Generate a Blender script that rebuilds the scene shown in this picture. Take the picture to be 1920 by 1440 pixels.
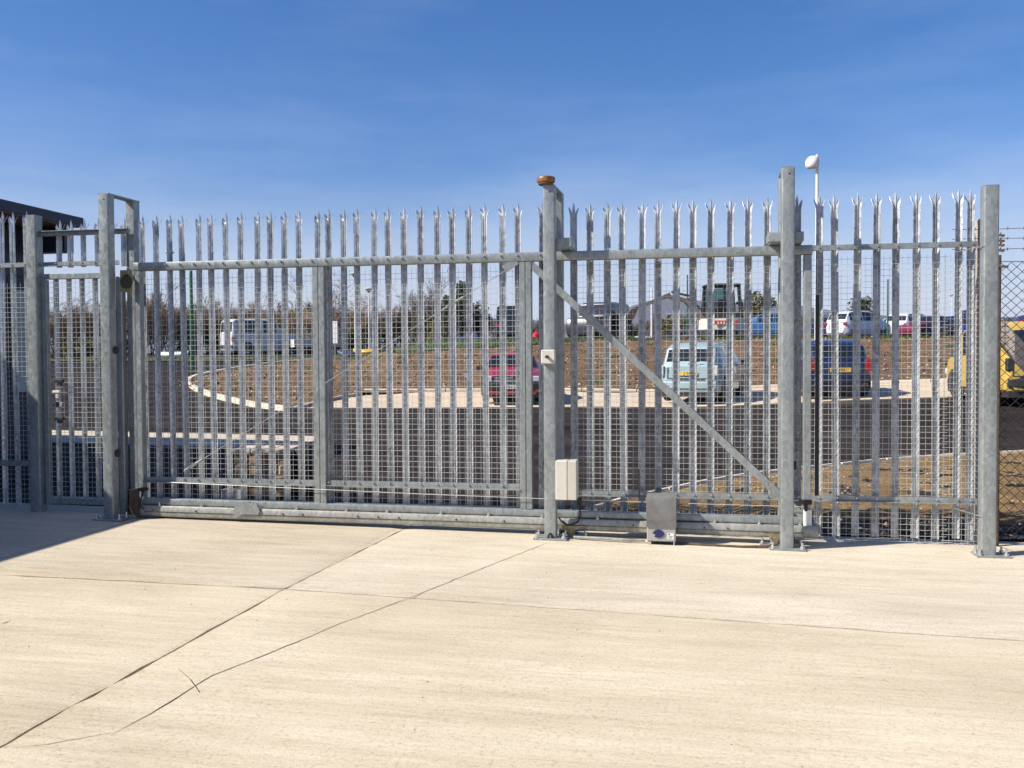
import bpy, bmesh, math, random
from mathutils import Vector, Matrix, noise
import numpy as np
random.seed(7); np.random.seed(7)
for o in list(bpy.data.objects): bpy.data.objects.remove(o, do_unlink=True)
S = bpy.context.scene
COL = S.collection
R = math.radians

# ------------------------------------------------------------------ camera
FPX = 1740.0                      # focal length in pixels of a 1920 wide frame
PSI = R(10.4); PITCH = math.atan(48/FPX); ROLL = 0.0055
CAM = Vector((0, -8.36, 1.62))
F0 = Vector((-math.sin(PSI), math.cos(PSI), 0)); R0 = Vector((math.cos(PSI), math.sin(PSI), 0)); UP = Vector((0, 0, 1))
FW = F0*math.cos(PITCH) - UP*math.sin(PITCH); U1 = UP*math.cos(PITCH) + F0*math.sin(PITCH)
RT = R0*math.cos(ROLL) - U1*math.sin(ROLL); UU = U1*math.cos(ROLL) + R0*math.sin(ROLL)
cd = bpy.data.cameras.new('camera'); cam = bpy.data.objects.new('camera', cd); COL.objects.link(cam)
cd.sensor_width = 36; cd.lens = 36*FPX/1920; cd.clip_start = 0.05; cd.clip_end = 20000
M = Matrix((RT, UU, -FW)).transposed().to_4x4(); M.translation = CAM
cam.matrix_world = M
S.camera = cam

# ------------------------------------------------------------------ sky, sun, exposure
SUN = Vector((2.0, 1.0, -1.86)).normalized()          # direction the light travels
sun_el = math.asin(-SUN.z); sun_az = math.atan2(-SUN.x, -SUN.y)   # azimuth from +Y towards +X
w = bpy.data.worlds.new('World'); S.world = w; w.use_nodes = True
nt = w.node_tree; nt.nodes.clear()
out = nt.nodes.new('ShaderNodeOutputWorld'); bg = nt.nodes.new('ShaderNodeBackground')
sky = nt.nodes.new('ShaderNodeTexSky'); sky.sky_type = 'NISHITA'; sky.sun_disc = False
sky.sun_elevation = sun_el; sky.sun_rotation = sun_az
sky.altitude = 0; sky.air_density = 1.0; sky.dust_density = 0.85; sky.ozone_density = 4.5
bg.inputs['Strength'].default_value = 0.082
# thin cirrus veil mixed over the clear-sky colour, the same all round
hs = nt.nodes.new('ShaderNodeHueSaturation'); hs.inputs['Saturation'].default_value = 1.30
tint = nt.nodes.new('ShaderNodeMix'); tint.data_type = 'RGBA'; tint.blend_type = 'MULTIPLY'; tint.inputs[0].default_value = 1.0; tint.inputs[7].default_value = (1.03, 0.91, 1.04, 1)
tc = nt.nodes.new('ShaderNodeTexCoord'); mp = nt.nodes.new('ShaderNodeMapping'); mp.inputs['Scale'].default_value = (1.0, 1.0, 5.0)
cn = nt.nodes.new('ShaderNodeTexNoise'); cn.inputs['Scale'].default_value = 2.2; cn.inputs['Detail'].default_value = 7; cn.inputs['Roughness'].default_value = 0.6
cr = nt.nodes.new('ShaderNodeValToRGB'); cr.color_ramp.elements[0].position = 0.45; cr.color_ramp.elements[0].color = (0, 0, 0, 1); cr.color_ramp.elements[1].position = 0.8; cr.color_ramp.elements[1].color = (0.075, 0.075, 0.075, 1)
cm = nt.nodes.new('ShaderNodeMix'); cm.data_type = 'RGBA'; cm.inputs[7].default_value = (12.0, 12.6, 13.8, 1)
L_ = nt.links.new
L_(sky.outputs[0], hs.inputs['Color']); L_(hs.outputs[0], tint.inputs[6]); L_(tc.outputs['Generated'], mp.inputs[0]); L_(mp.outputs[0], cn.inputs['Vector']); L_(cn.outputs['Fac'], cr.inputs[0])
L_(cr.outputs[0], cm.inputs[0]); L_(tint.outputs[2], cm.inputs[6])
# low milky haze bank round the whole horizon, uneven like thin cloud
sx_ = nt.nodes.new('ShaderNodeSeparateXYZ'); L_(tc.outputs['Generated'], sx_.inputs[0])
ad = nt.nodes.new('ShaderNodeMath'); ad.operation = 'MULTIPLY_ADD'; ad.inputs[1].default_value = -0.10; L_(cn.outputs['Fac'], ad.inputs[0]); L_(sx_.outputs[2], ad.inputs[2])
vr = nt.nodes.new('ShaderNodeMapRange'); vr.interpolation_type = 'SMOOTHSTEP'; vr.inputs[1].default_value = 0.17; vr.inputs[2].default_value = -0.02; vr.inputs[3].default_value = 0.0; vr.inputs[4].default_value = 0.8
L_(ad.outputs[0], vr.inputs[0])
hm_ = nt.nodes.new('ShaderNodeMix'); hm_.data_type = 'RGBA'; hm_.inputs[7].default_value = (4.9, 5.5, 6.7, 1)
L_(vr.outputs[0], hm_.inputs[0]); L_(cm.outputs[2], hm_.inputs[6]); L_(hm_.outputs[2], bg.inputs[0]); L_(bg.outputs[0], out.inputs[0])
sl = bpy.data.lights.new('sun', 'SUN'); sl.energy = 5.0; sl.angle = R(0.53); sl.color = (1.0, 0.95, 0.86)
so = bpy.data.objects.new('sun', sl); COL.objects.link(so); so.rotation_euler = SUN.to_track_quat('-Z', 'Y').to_euler()
so.location = (-10, -10, 12)
S.view_settings.view_transform = 'Standard'; S.view_settings.look = 'None'
S.view_settings.exposure = 0.68; S.view_settings.gamma = 1.0; S.view_settings.use_curve_mapping = False

# ------------------------------------------------------------------ materials
class NT:
    def __init__(s, name):
        s.m = bpy.data.materials.new(name); s.m.use_nodes = True; s.t = s.m.node_tree
        s.b = s.t.nodes['Principled BSDF']
    def n(s, typ, **kw):
        nd = s.t.nodes.new(typ)
        for k, v in kw.items():
            if k in nd.inputs: nd.inputs[k].default_value = v
            else: setattr(nd, k, v)
        return nd
    def l(s, a, b): s.t.links.new(a, b)
    def ramp(s, fac, stops):
        r = s.n('ShaderNodeValToRGB'); e = r.color_ramp.elements
        while len(e) < len(stops): e.new(0.5)
        for i, (p, c) in enumerate(stops):
            e[i].position = p; e[i].color = (*c, 1) if len(c) == 3 else c
        s.l(fac, r.inputs[0]); return r.outputs[0]
    def pos(s, scale=(1, 1, 1), obj=False):
        if obj:
            g = s.n('ShaderNodeTexCoord').outputs['Object']
        else:
            g = s.n('ShaderNodeNewGeometry').outputs['Position']
        mp = s.n('ShaderNodeMapping'); mp.inputs['Scale'].default_value = scale
        s.l(g, mp.inputs[0]); return mp.outputs[0]
    def noise(s, vec, scale, detail=4, rough=0.55):
        nn = s.n('ShaderNodeTexNoise'); nn.inputs['Scale'].default_value = scale
        nn.inputs['Detail'].default_value = detail; nn.inputs['Roughness'].default_value = rough
        s.l(vec, nn.inputs['Vector']); return nn.outputs['Fac']
    def mix(s, fac, a, b, mode='MIX'):
        x = s.n('ShaderNodeMix', data_type='RGBA', blend_type=mode)
        if hasattr(fac, 'links'): s.l(fac, x.inputs[0])
        else: x.inputs[0].default_value = fac
        for i, v in ((6, a), (7, b)):
            if hasattr(v, 'links'): s.l(v, x.inputs[i])
            else: x.inputs[i].default_value = (*v, 1)
        return x.outputs[2]
    def bump(s, h, strength=0.3, dist=0.01):
        bn = s.n('ShaderNodeBump'); bn.inputs['Strength'].default_value = strength; bn.inputs['Distance'].default_value = dist
        s.l(h, bn.inputs['Height']); s.l(bn.outputs[0], s.b.inputs['Normal'])
    def set(s, **kw):
        for k, v in kw.items(): s.b.inputs[k.replace('_', ' ')].default_value = v
        return s

def simple(name, col, rough=0.6, metal=0.0, var=0.12, scale=12, bump=0.0, coat=0.0, spec=0.5):
    t = NT(name); v = t.noise(t.pos(), scale, 3)
    c = t.ramp(v, [(0.3, tuple(x*(1-var) for x in col)), (0.7, tuple(min(1, x*(1+var)) for x in col))])
    t.l(c, t.b.inputs['Base Color']); t.set(Roughness=rough, Metallic=metal); t.b.inputs['Coat Weight'].default_value = coat
    t.b.inputs['Specular IOR Level'].default_value = spec
    if bump: t.bump(v, bump, 0.01)
    return t.m

def galv(name, lo, hi, metal=0.55, rough=0.42, streak=0.5):
    t = NT(name)
    vor = t.n('ShaderNodeTexVoronoi'); vor.inputs['Scale'].default_value = 46
    p = t.pos((1, 1, 0.55)); wn = t.n('ShaderNodeTexNoise'); wn.inputs['Scale'].default_value = 30
    t.l(p, wn.inputs['Vector']); p2 = t.mix(0.04, p, wn.outputs['Color'], 'ADD'); t.l(p2, vor.inputs['Vector'])
    sp = t.n('ShaderNodeSeparateColor'); t.l(vor.outputs['Color'], sp.inputs[0])
    big = t.noise(t.pos((1, 1, streak)), 7, 5, 0.6)
    fine = t.noise(t.pos(), 160, 2)
    a = t.n('ShaderNodeMath', operation='MULTIPLY_ADD'); a.inputs[1].default_value = 0.35
    t.l(sp.outputs[0], a.inputs[0])
    m2 = t.n('ShaderNodeMath', operation='MULTIPLY'); m2.inputs[1].default_value = 0.8; t.l(big, m2.inputs[0]); t.l(m2.outputs[0], a.inputs[2])
    c = t.ramp(a.outputs[0], [(0.25, lo), (0.62, hi), (0.85, tuple(min(1, x*1.2) for x in hi))])
    t.l(c, t.b.inputs['Base Color'])
    rr = t.n('ShaderNodeMapRange'); rr.inputs[3].default_value = rough-0.1; rr.inputs[4].default_value = rough+0.16
    t.l(sp.outputs[1], rr.inputs[0]); t.l(rr.outputs[0], t.b.inputs['Roughness'])
    t.set(Metallic=metal); t.bump(fine, 0.08, 0.002)
    return t.m

def concrete(name, c1, c2, c3, joint=False):
    t = NT(name)
    rotp = t.pos((0.8, 14, 1)); rotf = t.pos((2.2, 60, 1))
    st = t.noise(t.pos((0.55, 4.5, 1)), 1.5, 8, 0.7)           # broom streaks along X, broad then fine
    st2 = t.noise(rotp, 2.6, 6, 0.72)
    st3 = t.noise(rotf, 2.4, 4, 0.7)
    big = t.noise(t.pos((0.6, 1.3, 1)), 0.7, 5, 0.6)
    mid = t.noise(t.pos(), 5, 6, 0.65)
    gr = t.noise(t.pos(), 48, 5, 0.8)
    fine = t.noise(t.pos(), 170, 3, 0.75)
    c = t.ramp(big, [(0.35, c1), (0.5, c2), (0.65, c3)])
    c = t.mix(0.6, c, t.ramp(st, [(0.32, (0.80, 0.745, 0.66)), (0.47, (0.95, 0.93, 0.90)), (0.64, (1.10, 1.10, 1.11))]), 'MULTIPLY')
    c = t.mix(0.65, c, t.ramp(st2, [(0.30, (0.80, 0.765, 0.72)), (0.48, (1, 1, 1)), (0.7, (1.06, 1.06, 1.05))]), 'MULTIPLY')
    c = t.mix(0.4, c, t.ramp(st3, [(0.32, (0.78, 0.75, 0.71)), (0.5, (1, 1, 1))]), 'MULTIPLY')
    c = t.mix(0.9, c, t.ramp(gr, [(0.32, (0.62, 0.57, 0.50)), (0.46, (1, 1, 1)), (0.72, (1.10, 1.09, 1.07))]), 'MULTIPLY')
    c = t.mix(0.7, c, t.ramp(fine, [(0.30, (0.5, 0.46, 0.41)), (0.44, (1, 1, 1)), (0.72, (1.08, 1.07, 1.05))]), 'MULTIPLY')
    if joint:
        # worn dirt beside the joint that runs away from us, and a smoother trowelled margin to its right
        g = t.n('ShaderNodeNewGeometry'); sp = t.n('ShaderNodeSeparateXYZ'); t.l(g.outputs['Position'], sp.inputs[0])
        a = t.n('ShaderNodeMath', operation='MULTIPLY_ADD'); a.inputs[1].default_value = -0.03; a.inputs[2].default_value = 2.645; t.l(sp.outputs[1], a.inputs[0])
        d = t.n('ShaderNodeMath', operation='ADD'); t.l(sp.outputs[0], d.inputs[0]); t.l(a.outputs[0], d.inputs[1])
        wob = t.n('ShaderNodeMath', operation='MULTIPLY_ADD'); wob.inputs[1].default_value = 0.16; t.l(mid, wob.inputs[0]); t.l(d.outputs[0], wob.inputs[2])
        dirt = t.ramp(wob.outputs[0], [(0.0, (1, 1, 1)), (0.05, (1, 1, 1)), (0.085, (0.80, 0.77, 0.74)), (0.11, (0.86, 0.84, 0.81)), (0.2, (1, 1, 1)), (0.30, (1.04, 1.06, 1.10)), (0.55, (1.03, 1.05, 1.09)), (0.8, (1, 1, 1))])
        c = t.mix(0.6, c, t.mix(gr, dirt, (1, 1, 1)), 'MULTIPLY')
        # bays further from the gate were brushed from a slightly tanner mix; scuffed grey band beside the cross joint
        fy = t.n('ShaderNodeMath', operation='MULTIPLY_ADD'); fy.inputs[1].default_value = 0.05; t.l(sp.outputs[0], fy.inputs[0]); t.l(sp.outputs[1], fy.inputs[2])
        fl = t.n('ShaderNodeMath', operation='LESS_THAN'); fl.inputs[1].default_value = -2.50; t.l(fy.outputs[0], fl.inputs[0])
        c = t.mix(fl.outputs[0], c, t.mix(1.0, c, (0.99, 0.968, 0.925), 'MULTIPLY'))
        bn_ = t.n('ShaderNodeMapRange'); bn_.inputs[1].default_value = -2.50; bn_.inputs[2].default_value = -1.9; bn_.inputs[3].default_value = 1.0; bn_.inputs[4].default_value = 0.0; t.l(fy.outputs[0], bn_.inputs[0])
        gl_ = t.n('ShaderNodeMath', operation='SUBTRACT'); gl_.inputs[0].default_value = 1.0; t.l(fl.outputs[0], gl_.inputs[1])
        sn = t.noise(t.pos((0.8, 2.5, 1)), 1.6, 6, 0.65); sr = t.n('ShaderNodeMapRange'); sr.inputs[1].default_value = 0.5; sr.inputs[2].default_value = 0.64; t.l(sn, sr.inputs[0])
        k1 = t.n('ShaderNodeMath', operation='MULTIPLY'); t.l(bn_.outputs[0], k1.inputs[0]); t.l(sr.outputs[0], k1.inputs[1])
        k2 = t.n('ShaderNodeMath', operation='MULTIPLY'); t.l(k1.outputs[0], k2.inputs[0]); t.l(gl_.outputs[0], k2.inputs[1])
        c = t.mix(k2.outputs[0], c, t.mix(1.0, c, (0.84, 0.83, 0.83), 'MULTIPLY'))
        # the slab left of the joint nearest the gate was poured a little greyer
        ml = t.n('ShaderNodeMath', operation='LESS_THAN'); ml.inputs[1].default_value = 0.03; t.l(d.outputs[0], ml.inputs[0])
        mg = t.n('ShaderNodeMath', operation='GREATER_THAN'); mg.inputs[1].default_value = -2.4; t.l(sp.outputs[1], mg.inputs[0])
        mm_ = t.n('ShaderNodeMath', operation='MULTIPLY'); t.l(ml.outputs[0], mm_.inputs[0]); t.l(mg.outputs[0], mm_.inputs[1])
        c = t.mix(mm_.outputs[0], c, t.mix(1.0, c, (0.90, 0.885, 0.875), 'MULTIPLY'))
    t.l(c, t.b.inputs['Base Color']); t.set(Roughness=0.88); t.b.inputs['Specular IOR Level'].default_value = 0.25
    h = t.n('ShaderNodeMath', operation='ADD'); t.l(st3, h.inputs[0]); t.l(fine, h.inputs[1])
    h2 = t.n('ShaderNodeMath', operation='ADD'); t.l(h.outputs[0], h2.inputs[0]); t.l(gr, h2.inputs[1])
    t.bump(h2.outputs[0], 0.45, 0.005)
    return t.m

def asphalt(name):
    t = NT(name); a = t.noise(t.pos((0.3, 1.6, 1)), 0.5, 5, 0.6); f = t.noise(t.pos(), 90, 3, 0.7); m_ = t.noise(t.pos(), 3, 4)
    c = t.ramp(a, [(0.32, (0.015, 0.0125, 0.0115)), (0.5, (0.029, 0.024, 0.022)), (0.68, (0.056, 0.047, 0.042))])
    c = t.mix(0.7, c, t.ramp(f, [(0.3, (0.55, 0.53, 0.52)), (0.5, (1, 1, 1)), (0.72, (1.9, 1.85, 1.8))]), 'MULTIPLY')
    c = t.mix(0.5, c, t.ramp(m_, [(0.35, (0.78, 0.77, 0.76)), (0.6, (1.08, 1.06, 1.05))]), 'MULTIPLY')
    t.l(c, t.b.inputs['Base Color']); t.set(Roughness=0.85); t.bump(f, 0.5, 0.006); t.b.inputs['Specular IOR Level'].default_value = 0.04
    return t.m

def soil(name, a, b, c_):
    t = NT(name); n1 = t.noise(t.pos(), 1.1, 6, 0.65); n2 = t.noise(t.pos(), 14, 5, 0.7); n3 = t.noise(t.pos(), 60, 3, 0.7)
    c = t.ramp(n1, [(0.3, a), (0.52, b), (0.72, c_)])
    c = t.mix(0.85, c, t.ramp(n2, [(0.3, (0.52, 0.48, 0.45)), (0.5, (0.95, 0.95, 0.95)), (0.68, (1.3, 1.27, 1.2))]), 'MULTIPLY')
    vor = t.n('ShaderNodeTexVoronoi'); vor.inputs['Scale'].default_value = 11; t.l(t.pos(), vor.inputs['Vector'])
    st = t.ramp(vor.outputs['Distance'], [(0.10, (1, 1, 1)), (0.2, (0, 0, 0))])
    c = t.mix(st, c, t.mix(0.6, c, (0.50, 0.42, 0.33)))
    t.l(c, t.b.inputs['Base Color']); t.set(Roughness=0.95); t.b.inputs['Specular IOR Level'].default_value = 0.15
    h = t.n('ShaderNodeMath', operation='ADD'); t.l(n2, h.inputs[0]); t.l(n3, h.inputs[1]); t.bump(h.outputs[0], 0.9, 0.04)
    return t.m

def glassy(name, col=(0.012, 0.016, 0.02), rough=0.05):
    t = NT(name); t.set(Base_Color=(*col, 1), Roughness=rough); t.b.inputs['Specular IOR Level'].default_value = 0.7
    return t.m

def leaf(name, a, b):
    t = NT(name); oi = t.noise(t.pos(), 1.6, 3); f = t.noise(t.pos(), 14, 2)
    x = t.n('ShaderNodeMath', operation='MULTIPLY_ADD'); x.inputs[1].default_value = 0.5; t.l(f, x.inputs[0])
    y = t.n('ShaderNodeMath', operation='MULTIPLY'); y.inputs[1].default_value = 0.5; t.l(oi, y.inputs[0]); t.l(y.outputs[0], x.inputs[2])
    t.l(t.ramp(x.outputs[0], [(0.35, a), (0.65, b)]), t.b.inputs['Base Color']); t.set(Roughness=0.7)
    return t.m

MT = dict(
    galv=galv('galvanised_steel', (0.19, 0.207, 0.203), (0.28, 0.30, 0.292), 0.4, 0.40),
    galv_pale=galv('galvanised_pale_steel', (0.28, 0.29, 0.30), (0.58, 0.595, 0.605), 0.5, 0.28, 0.2),
    galv_beam=galv('galvanised_beam_steel', (0.22, 0.225, 0.205), (0.34, 0.335, 0.30), 0.35, 0.5),
    wire=simple('zinc_wire', (0.52, 0.52, 0.49), 0.38, 0.25, 0.1, 30),
    bolt=simple('bolt_steel', (0.55, 0.56, 0.57), 0.35, 0.9, 0.1, 60),
    conc=concrete('yard_concrete', (0.515, 0.45, 0.345), (0.575, 0.51, 0.395), (0.625, 0.56, 0.445), True),
    bay=concrete('bay_concrete', (0.50, 0.40, 0.30), (0.56, 0.46, 0.34), (0.60, 0.50, 0.38)),
    joint=simple('joint_filler', (0.07, 0.06, 0.05), 0.95, 0, 0.3, 20),
    crack=simple('crack_dark', (0.045, 0.036, 0.028), 0.95, 0, 0.4, 30),
    straw=simple('dry_straw', (0.36, 0.29, 0.18), 0.8, 0, 0.2, 30),
    asphalt=asphalt('road_asphalt'),
    soil=soil('bank_soil', (0.125, 0.074, 0.040), (0.185, 0.113, 0.062), (0.25, 0.162, 0.093)),
    soil_near=soil('near_soil', (0.20, 0.125, 0.052), (0.28, 0.18, 0.080), (0.33, 0.225, 0.11)),
    ground=soil('far_ground', (0.07, 0.075, 0.03), (0.10, 0.10, 0.045), (0.14, 0.12, 0.06)),
    grass=leaf('verge_grass', (0.035, 0.055, 0.012), (0.085, 0.11, 0.028)),
    stone=simple('stones', (0.34, 0.26, 0.18), 0.9, 0, 0.35, 3, 0.4),
    wallstone=simple('wall_stone', (0.26, 0.185, 0.12), 0.92, 0, 0.3, 6, 0.6),
    wallcap=simple('wall_cap', (0.50, 0.42, 0.32), 0.9, 0, 0.15, 8, 0.4),
    kerb=simple('kerb_concrete', (0.60, 0.52, 0.40), 0.9, 0, 0.12, 6, 0.3),
    conc_post=simple('post_concrete', (0.42, 0.36, 0.31), 0.9, 0, 0.15, 9, 0.4),
    black=simple('black_rubber', (0.012, 0.012, 0.013), 0.6, 0, 0.2, 20),
    tyre=simple('tyre_rubber', (0.018, 0.018, 0.018), 0.8, 0, 0.2, 20),
    rim=simple('wheel_rim', (0.35, 0.36, 0.37), 0.35, 0.8, 0.1, 10),
    trim=simple('dark_trim', (0.03, 0.03, 0.032), 0.55, 0, 0.15, 15),
    glass=glassy('car_glass'),
    dullglass=glassy('building_glass', (0.006, 0.007, 0.009), 0.25),
    chrome=simple('chrome', (0.7, 0.7, 0.7), 0.15, 1.0, 0.02, 5),
    lamp=simple('headlamp', (0.60, 0.62, 0.63), 0.15, 0.2, 0.05, 30),
    tail=simple('tail_light', (0.30, 0.012, 0.018), 0.2, 0, 0.15, 20, 0, 0.5),
    orange=simple('amber_plastic', (0.21, 0.078, 0.012), 0.45, 0, 0.6, 45, 0, 0.3),
    plate_y=simple('plate_yellow', (0.72, 0.42, 0.03), 0.45, 0, 0.05, 20),
    plate_w=simple('plate_white', (0.72, 0.70, 0.66), 0.45, 0, 0.05, 20),
    ink=simple('plate_ink', (0.015, 0.015, 0.015), 0.6, 0, 0.05, 20),
    cream=simple('cream_plastic', (0.56, 0.53, 0.46), 0.5, 0, 0.05, 9),
    cream2=simple('beige_plastic', (0.50, 0.47, 0.40), 0.5, 0, 0.05, 9),
    white=simple('white_paint', (0.72, 0.71, 0.68), 0.5, 0, 0.05, 10),
    motor_box=simple('motor_grey', (0.36, 0.35, 0.325), 0.45, 0.2, 0.05, 15),
    badge=simple('blue_badge', (0.006, 0.012, 0.09), 0.3, 0, 0.05, 20, 0, 0.3),
    rust=simple('rusty_steel', (0.10, 0.065, 0.045), 0.85, 0.2, 0.4, 25, 0.4),
    oldzinc=simple('yellow_zinc', (0.32, 0.27, 0.14), 0.5, 0.5, 0.3, 25),
    linkwire=simple('chainlink_wire', (0.035, 0.033, 0.036), 0.6, 0.3, 0.2, 20),
    clad=simple('navy_cladding', (0.022, 0.026, 0.042), 0.45, 0.1, 0.1, 3),
    soffit=simple('timber_soffit', (0.26, 0.17, 0.11), 0.8, 0, 0.25, 5),
    ply=simple('pale_panel', (0.50, 0.48, 0.44), 0.7, 0, 0.1, 4),
    roof=simple('roof_sheet', (0.10, 0.11, 0.13), 0.5, 0.2, 0.1, 2),
    green=simple('green_paint', (0.012, 0.13, 0.06), 0.45, 0, 0.1, 8),
    hill=simple('heather_hill', (0.060, 0.060, 0.082), 0.95, 0, 0.18, 0.006),
    bark=simple('bark', (0.10, 0.075, 0.055), 0.9, 0, 0.3, 8, 0.3),
    twig=leaf('bare_twigs', (0.12, 0.078, 0.040), (0.28, 0.185, 0.10)),
    twig_red=leaf('reddish_twigs', (0.14, 0.085, 0.07), (0.29, 0.185, 0.15)),
    dark_leaf=leaf('evergreen_leaf', (0.014, 0.020, 0.009), (0.05, 0.058, 0.018)),
    gold_leaf=leaf('gorse_leaf', (0.045, 0.045, 0.010), (0.15, 0.125, 0.022)),
)
def paint(name, col): return simple(name, col, 0.32, 0.0, 0.03, 2, 0, 0.6)

# checker-plate motor hood
_t = NT('chequer_plate')
_v = _t.n('ShaderNodeTexChecker'); _v.inputs['Scale'].default_value = 120; _t.l(_t.pos(), _v.inputs['Vector'])
_n = _t.noise(_t.pos(), 18, 3)
_t.l(_t.mix(0.25, _t.ramp(_n, [(0.3, (0.125, 0.122, 0.116)), (0.7, (0.175, 0.172, 0.163))]), _v.outputs['Color'], 'SOFT_LIGHT'), _t.b.inputs['Base Color'])
_t.set(Roughness=0.95, Metallic=0.0); _t.b.inputs['Specular IOR Level'].default_value = 0.2; _t.bump(_v.outputs['Fac'], 0.25, 0.003); MT['chequer'] = _t.m

# ------------------------------------------------------------------ mesh helpers
class MB:
    def __init__(s): s.v = []; s.f = []; s.smooth = False
    def add(s, vs, fs):
        o = len(s.v); s.v += [tuple(p) for p in vs]; s.f += [tuple(i+o for i in f) for f in fs]; return s
    def box(s, x0, x1, y0, y1, z0, z1, c=0.0):
        if c <= 0:
            return s.add([(x, y, z) for z in (z0, z1) for y in (y0, y1) for x in (x0, x1)],
                         [(0, 2, 3, 1), (4, 5, 7, 6), (0, 1, 5, 4), (2, 6, 7, 3), (0, 4, 6, 2), (1, 3, 7, 5)])
        # chamfered box
        vs = []; idx = {}
        for sx in (0, 1):
            for sy in (0, 1):
                for sz in (0, 1):
                    X = (x0, x1)[sx]; Yv = (y0, y1)[sy]; Zv = (z0, z1)[sz]
                    dx = c if sx == 0 else -c; dy = c if sy == 0 else -c; dz = c if sz == 0 else -c
                    idx[(sx, sy, sz)] = len(vs)
                    vs += [(X, Yv+dy, Zv+dz), (X+dx, Yv, Zv+dz), (X+dx, Yv+dy, Zv)]
        I = lambda a, b, d, k: idx[(a, b, d)]+k
        fs = [(I(0,0,0,0), I(0,0,1,0), I(0,1,1,0), I(0,1,0,0)), (I(1,0,0,0), I(1,1,0,0), I(1,1,1,0), I(1,0,1,0)),
              (I(0,0,0,1), I(1,0,0,1), I(1,0,1,1), I(0,0,1,1)), (I(0,1,0,1), I(0,1,1,1), I(1,1,1,1), I(1,1,0,1)),
              (I(0,0,0,2), I(0,1,0,2), I(1,1,0,2), I(1,0,0,2)), (I(0,0,1,2), I(1,0,1,2), I(1,1,1,2), I(0,1,1,2))]
        for sy in (0, 1):
            for sz in (0, 1): fs.append((I(0,sy,sz,1), I(0,sy,sz,2), I(1,sy,sz,2), I(1,sy,sz,1)))
        for sx in (0, 1):
            for sz in (0, 1): fs.append((I(sx,0,sz,0), I(sx,0,sz,2), I(sx,1,sz,2), I(sx,1,sz,0)))
            for sy in (0, 1): fs.append((I(sx,sy,0,0), I(sx,sy,0,1), I(sx,sy,1,1), I(sx,sy,1,0)))
        for k in idx: fs.append((idx[k], idx[k]+1, idx[k]+2))
        return s.add(vs, fs)
    def prism(s, prof, a0, a1, axis='z', cap=True):
        n = len(prof); P = []
        for a in (a0, a1):
            for (u, v) in prof:
                P.append({'z': (u, v, a), 'x': (a, u, v), 'y': (u, a, v)}[axis])
        fs = [(i, (i+1) % n, (i+1) % n+n, i+n) for i in range(n)]
        if cap: fs += [tuple(range(n))[::-1], tuple(range(n, 2*n))]
        return s.add(P, fs)
    def tube(s, p0, p1, r, n=6, r1=None, cap=True):
        p0 = Vector(p0); p1 = Vector(p1); d = p1-p0
        if d.length < 1e-6: return s
        q = d.to_track_quat('Z', 'Y'); r1 = r if r1 is None else r1
        vs = []
        for p, rr in ((p0, r), (p1, r1)):
            for i in range(n):
                a = 2*math.pi*i/n + math.pi/n
                vs.append(p + q @ Vector((rr*math.cos(a), rr*math.sin(a), 0)))
        fs = [(i, (i+1) % n, (i+1) % n+n, i+n) for i in range(n)]
        if cap: fs += [tuple(range(n))[::-1], tuple(range(n, 2*n))]
        return s.add(vs, fs)
    def path(s, pts, r, n=6):
        for a, b in zip(pts[:-1], pts[1:]): s.tube(a, b, r, n)
        return s
    def lathe(s, prof, c=(0, 0, 0), axis='z', n=16):
        vs = []; m = len(prof)
        for i in range(n):
            a = 2*math.pi*i/n
            for (rr, h) in prof:
                x, y = rr*math.cos(a), rr*math.sin(a)
                p = {'z': (x, y, h), 'x': (h, x, y), 'y': (x, h, y)}[axis]
                vs.append((p[0]+c[0], p[1]+c[1], p[2]+c[2]))
        fs = [(i*m+j, ((i+1) % n)*m+j, ((i+1) % n)*m+j+1, i*m+j+1) for i in range(n) for j in range(m-1)]
        return s.add(vs, fs)
    def grid(s, P):
        n = len(P); m = len(P[0])
        return s.add([p for r_ in P for p in r_], [(i*m+j, i*m+j+1, (i+1)*m+j+1, (i+1)*m+j) for i in range(n-1) for j in range(m-1)])
    def mesh(s, name):
        me = bpy.data.meshes.new(name); me.from_pydata(s.v, [], s.f); me.update(); return me
    def build(s, name, mat, parent=None, sharp=35, smooth=True, fix=True):
        me = s.mesh(name)
        if fix:
            b = bmesh.new(); b.from_mesh(me); bmesh.ops.recalc_face_normals(b, faces=b.faces); b.to_mesh(me); b.free()
        me.materials.append(MT[mat] if isinstance(mat, str) else mat)
        if smooth:
            me.polygons.foreach_set('use_smooth', [True]*len(me.polygons)); me.set_sharp_from_angle(angle=R(sharp))
        o = bpy.data.objects.new(name, me); COL.objects.link(o)
        if parent is not None: o.parent = parent
        return o

def thing(name, label, cat, loc=(0, 0, 0), rz=0.0, group=None):
    o = bpy.data.objects.new(name, None); COL.objects.link(o); o.location = loc; o.rotation_euler = (0, 0, rz)
    o.empty_display_size = 0.2
    return tag(o, label, cat, group)
def tag(o, label, cat, group=None):
    o['label'] = label; o['category'] = cat
    if group: o['group'] = group
    return o
def struct(o): o['kind'] = 'structure'; return o
def stuff(o, label=None, cat=None):
    o['kind'] = 'stuff'
    if label: o['label'] = label; o['category'] = cat
    return o
def inst(me_obj, name, parent, loc=(0, 0, 0), rot=(0, 0, 0), scale=(1, 1, 1)):
    o = bpy.data.objects.new(name, me_obj.data if hasattr(me_obj, 'data') else me_obj); COL.objects.link(o)
    o.parent = parent; o.location = loc; o.rotation_euler = rot; o.scale = scale; return o
def copy_tree(o, parent=None):
    c = o.copy(); COL.objects.link(c); c.parent = parent
    for ch in list(o.children): copy_tree(ch, c)
    return c
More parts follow.
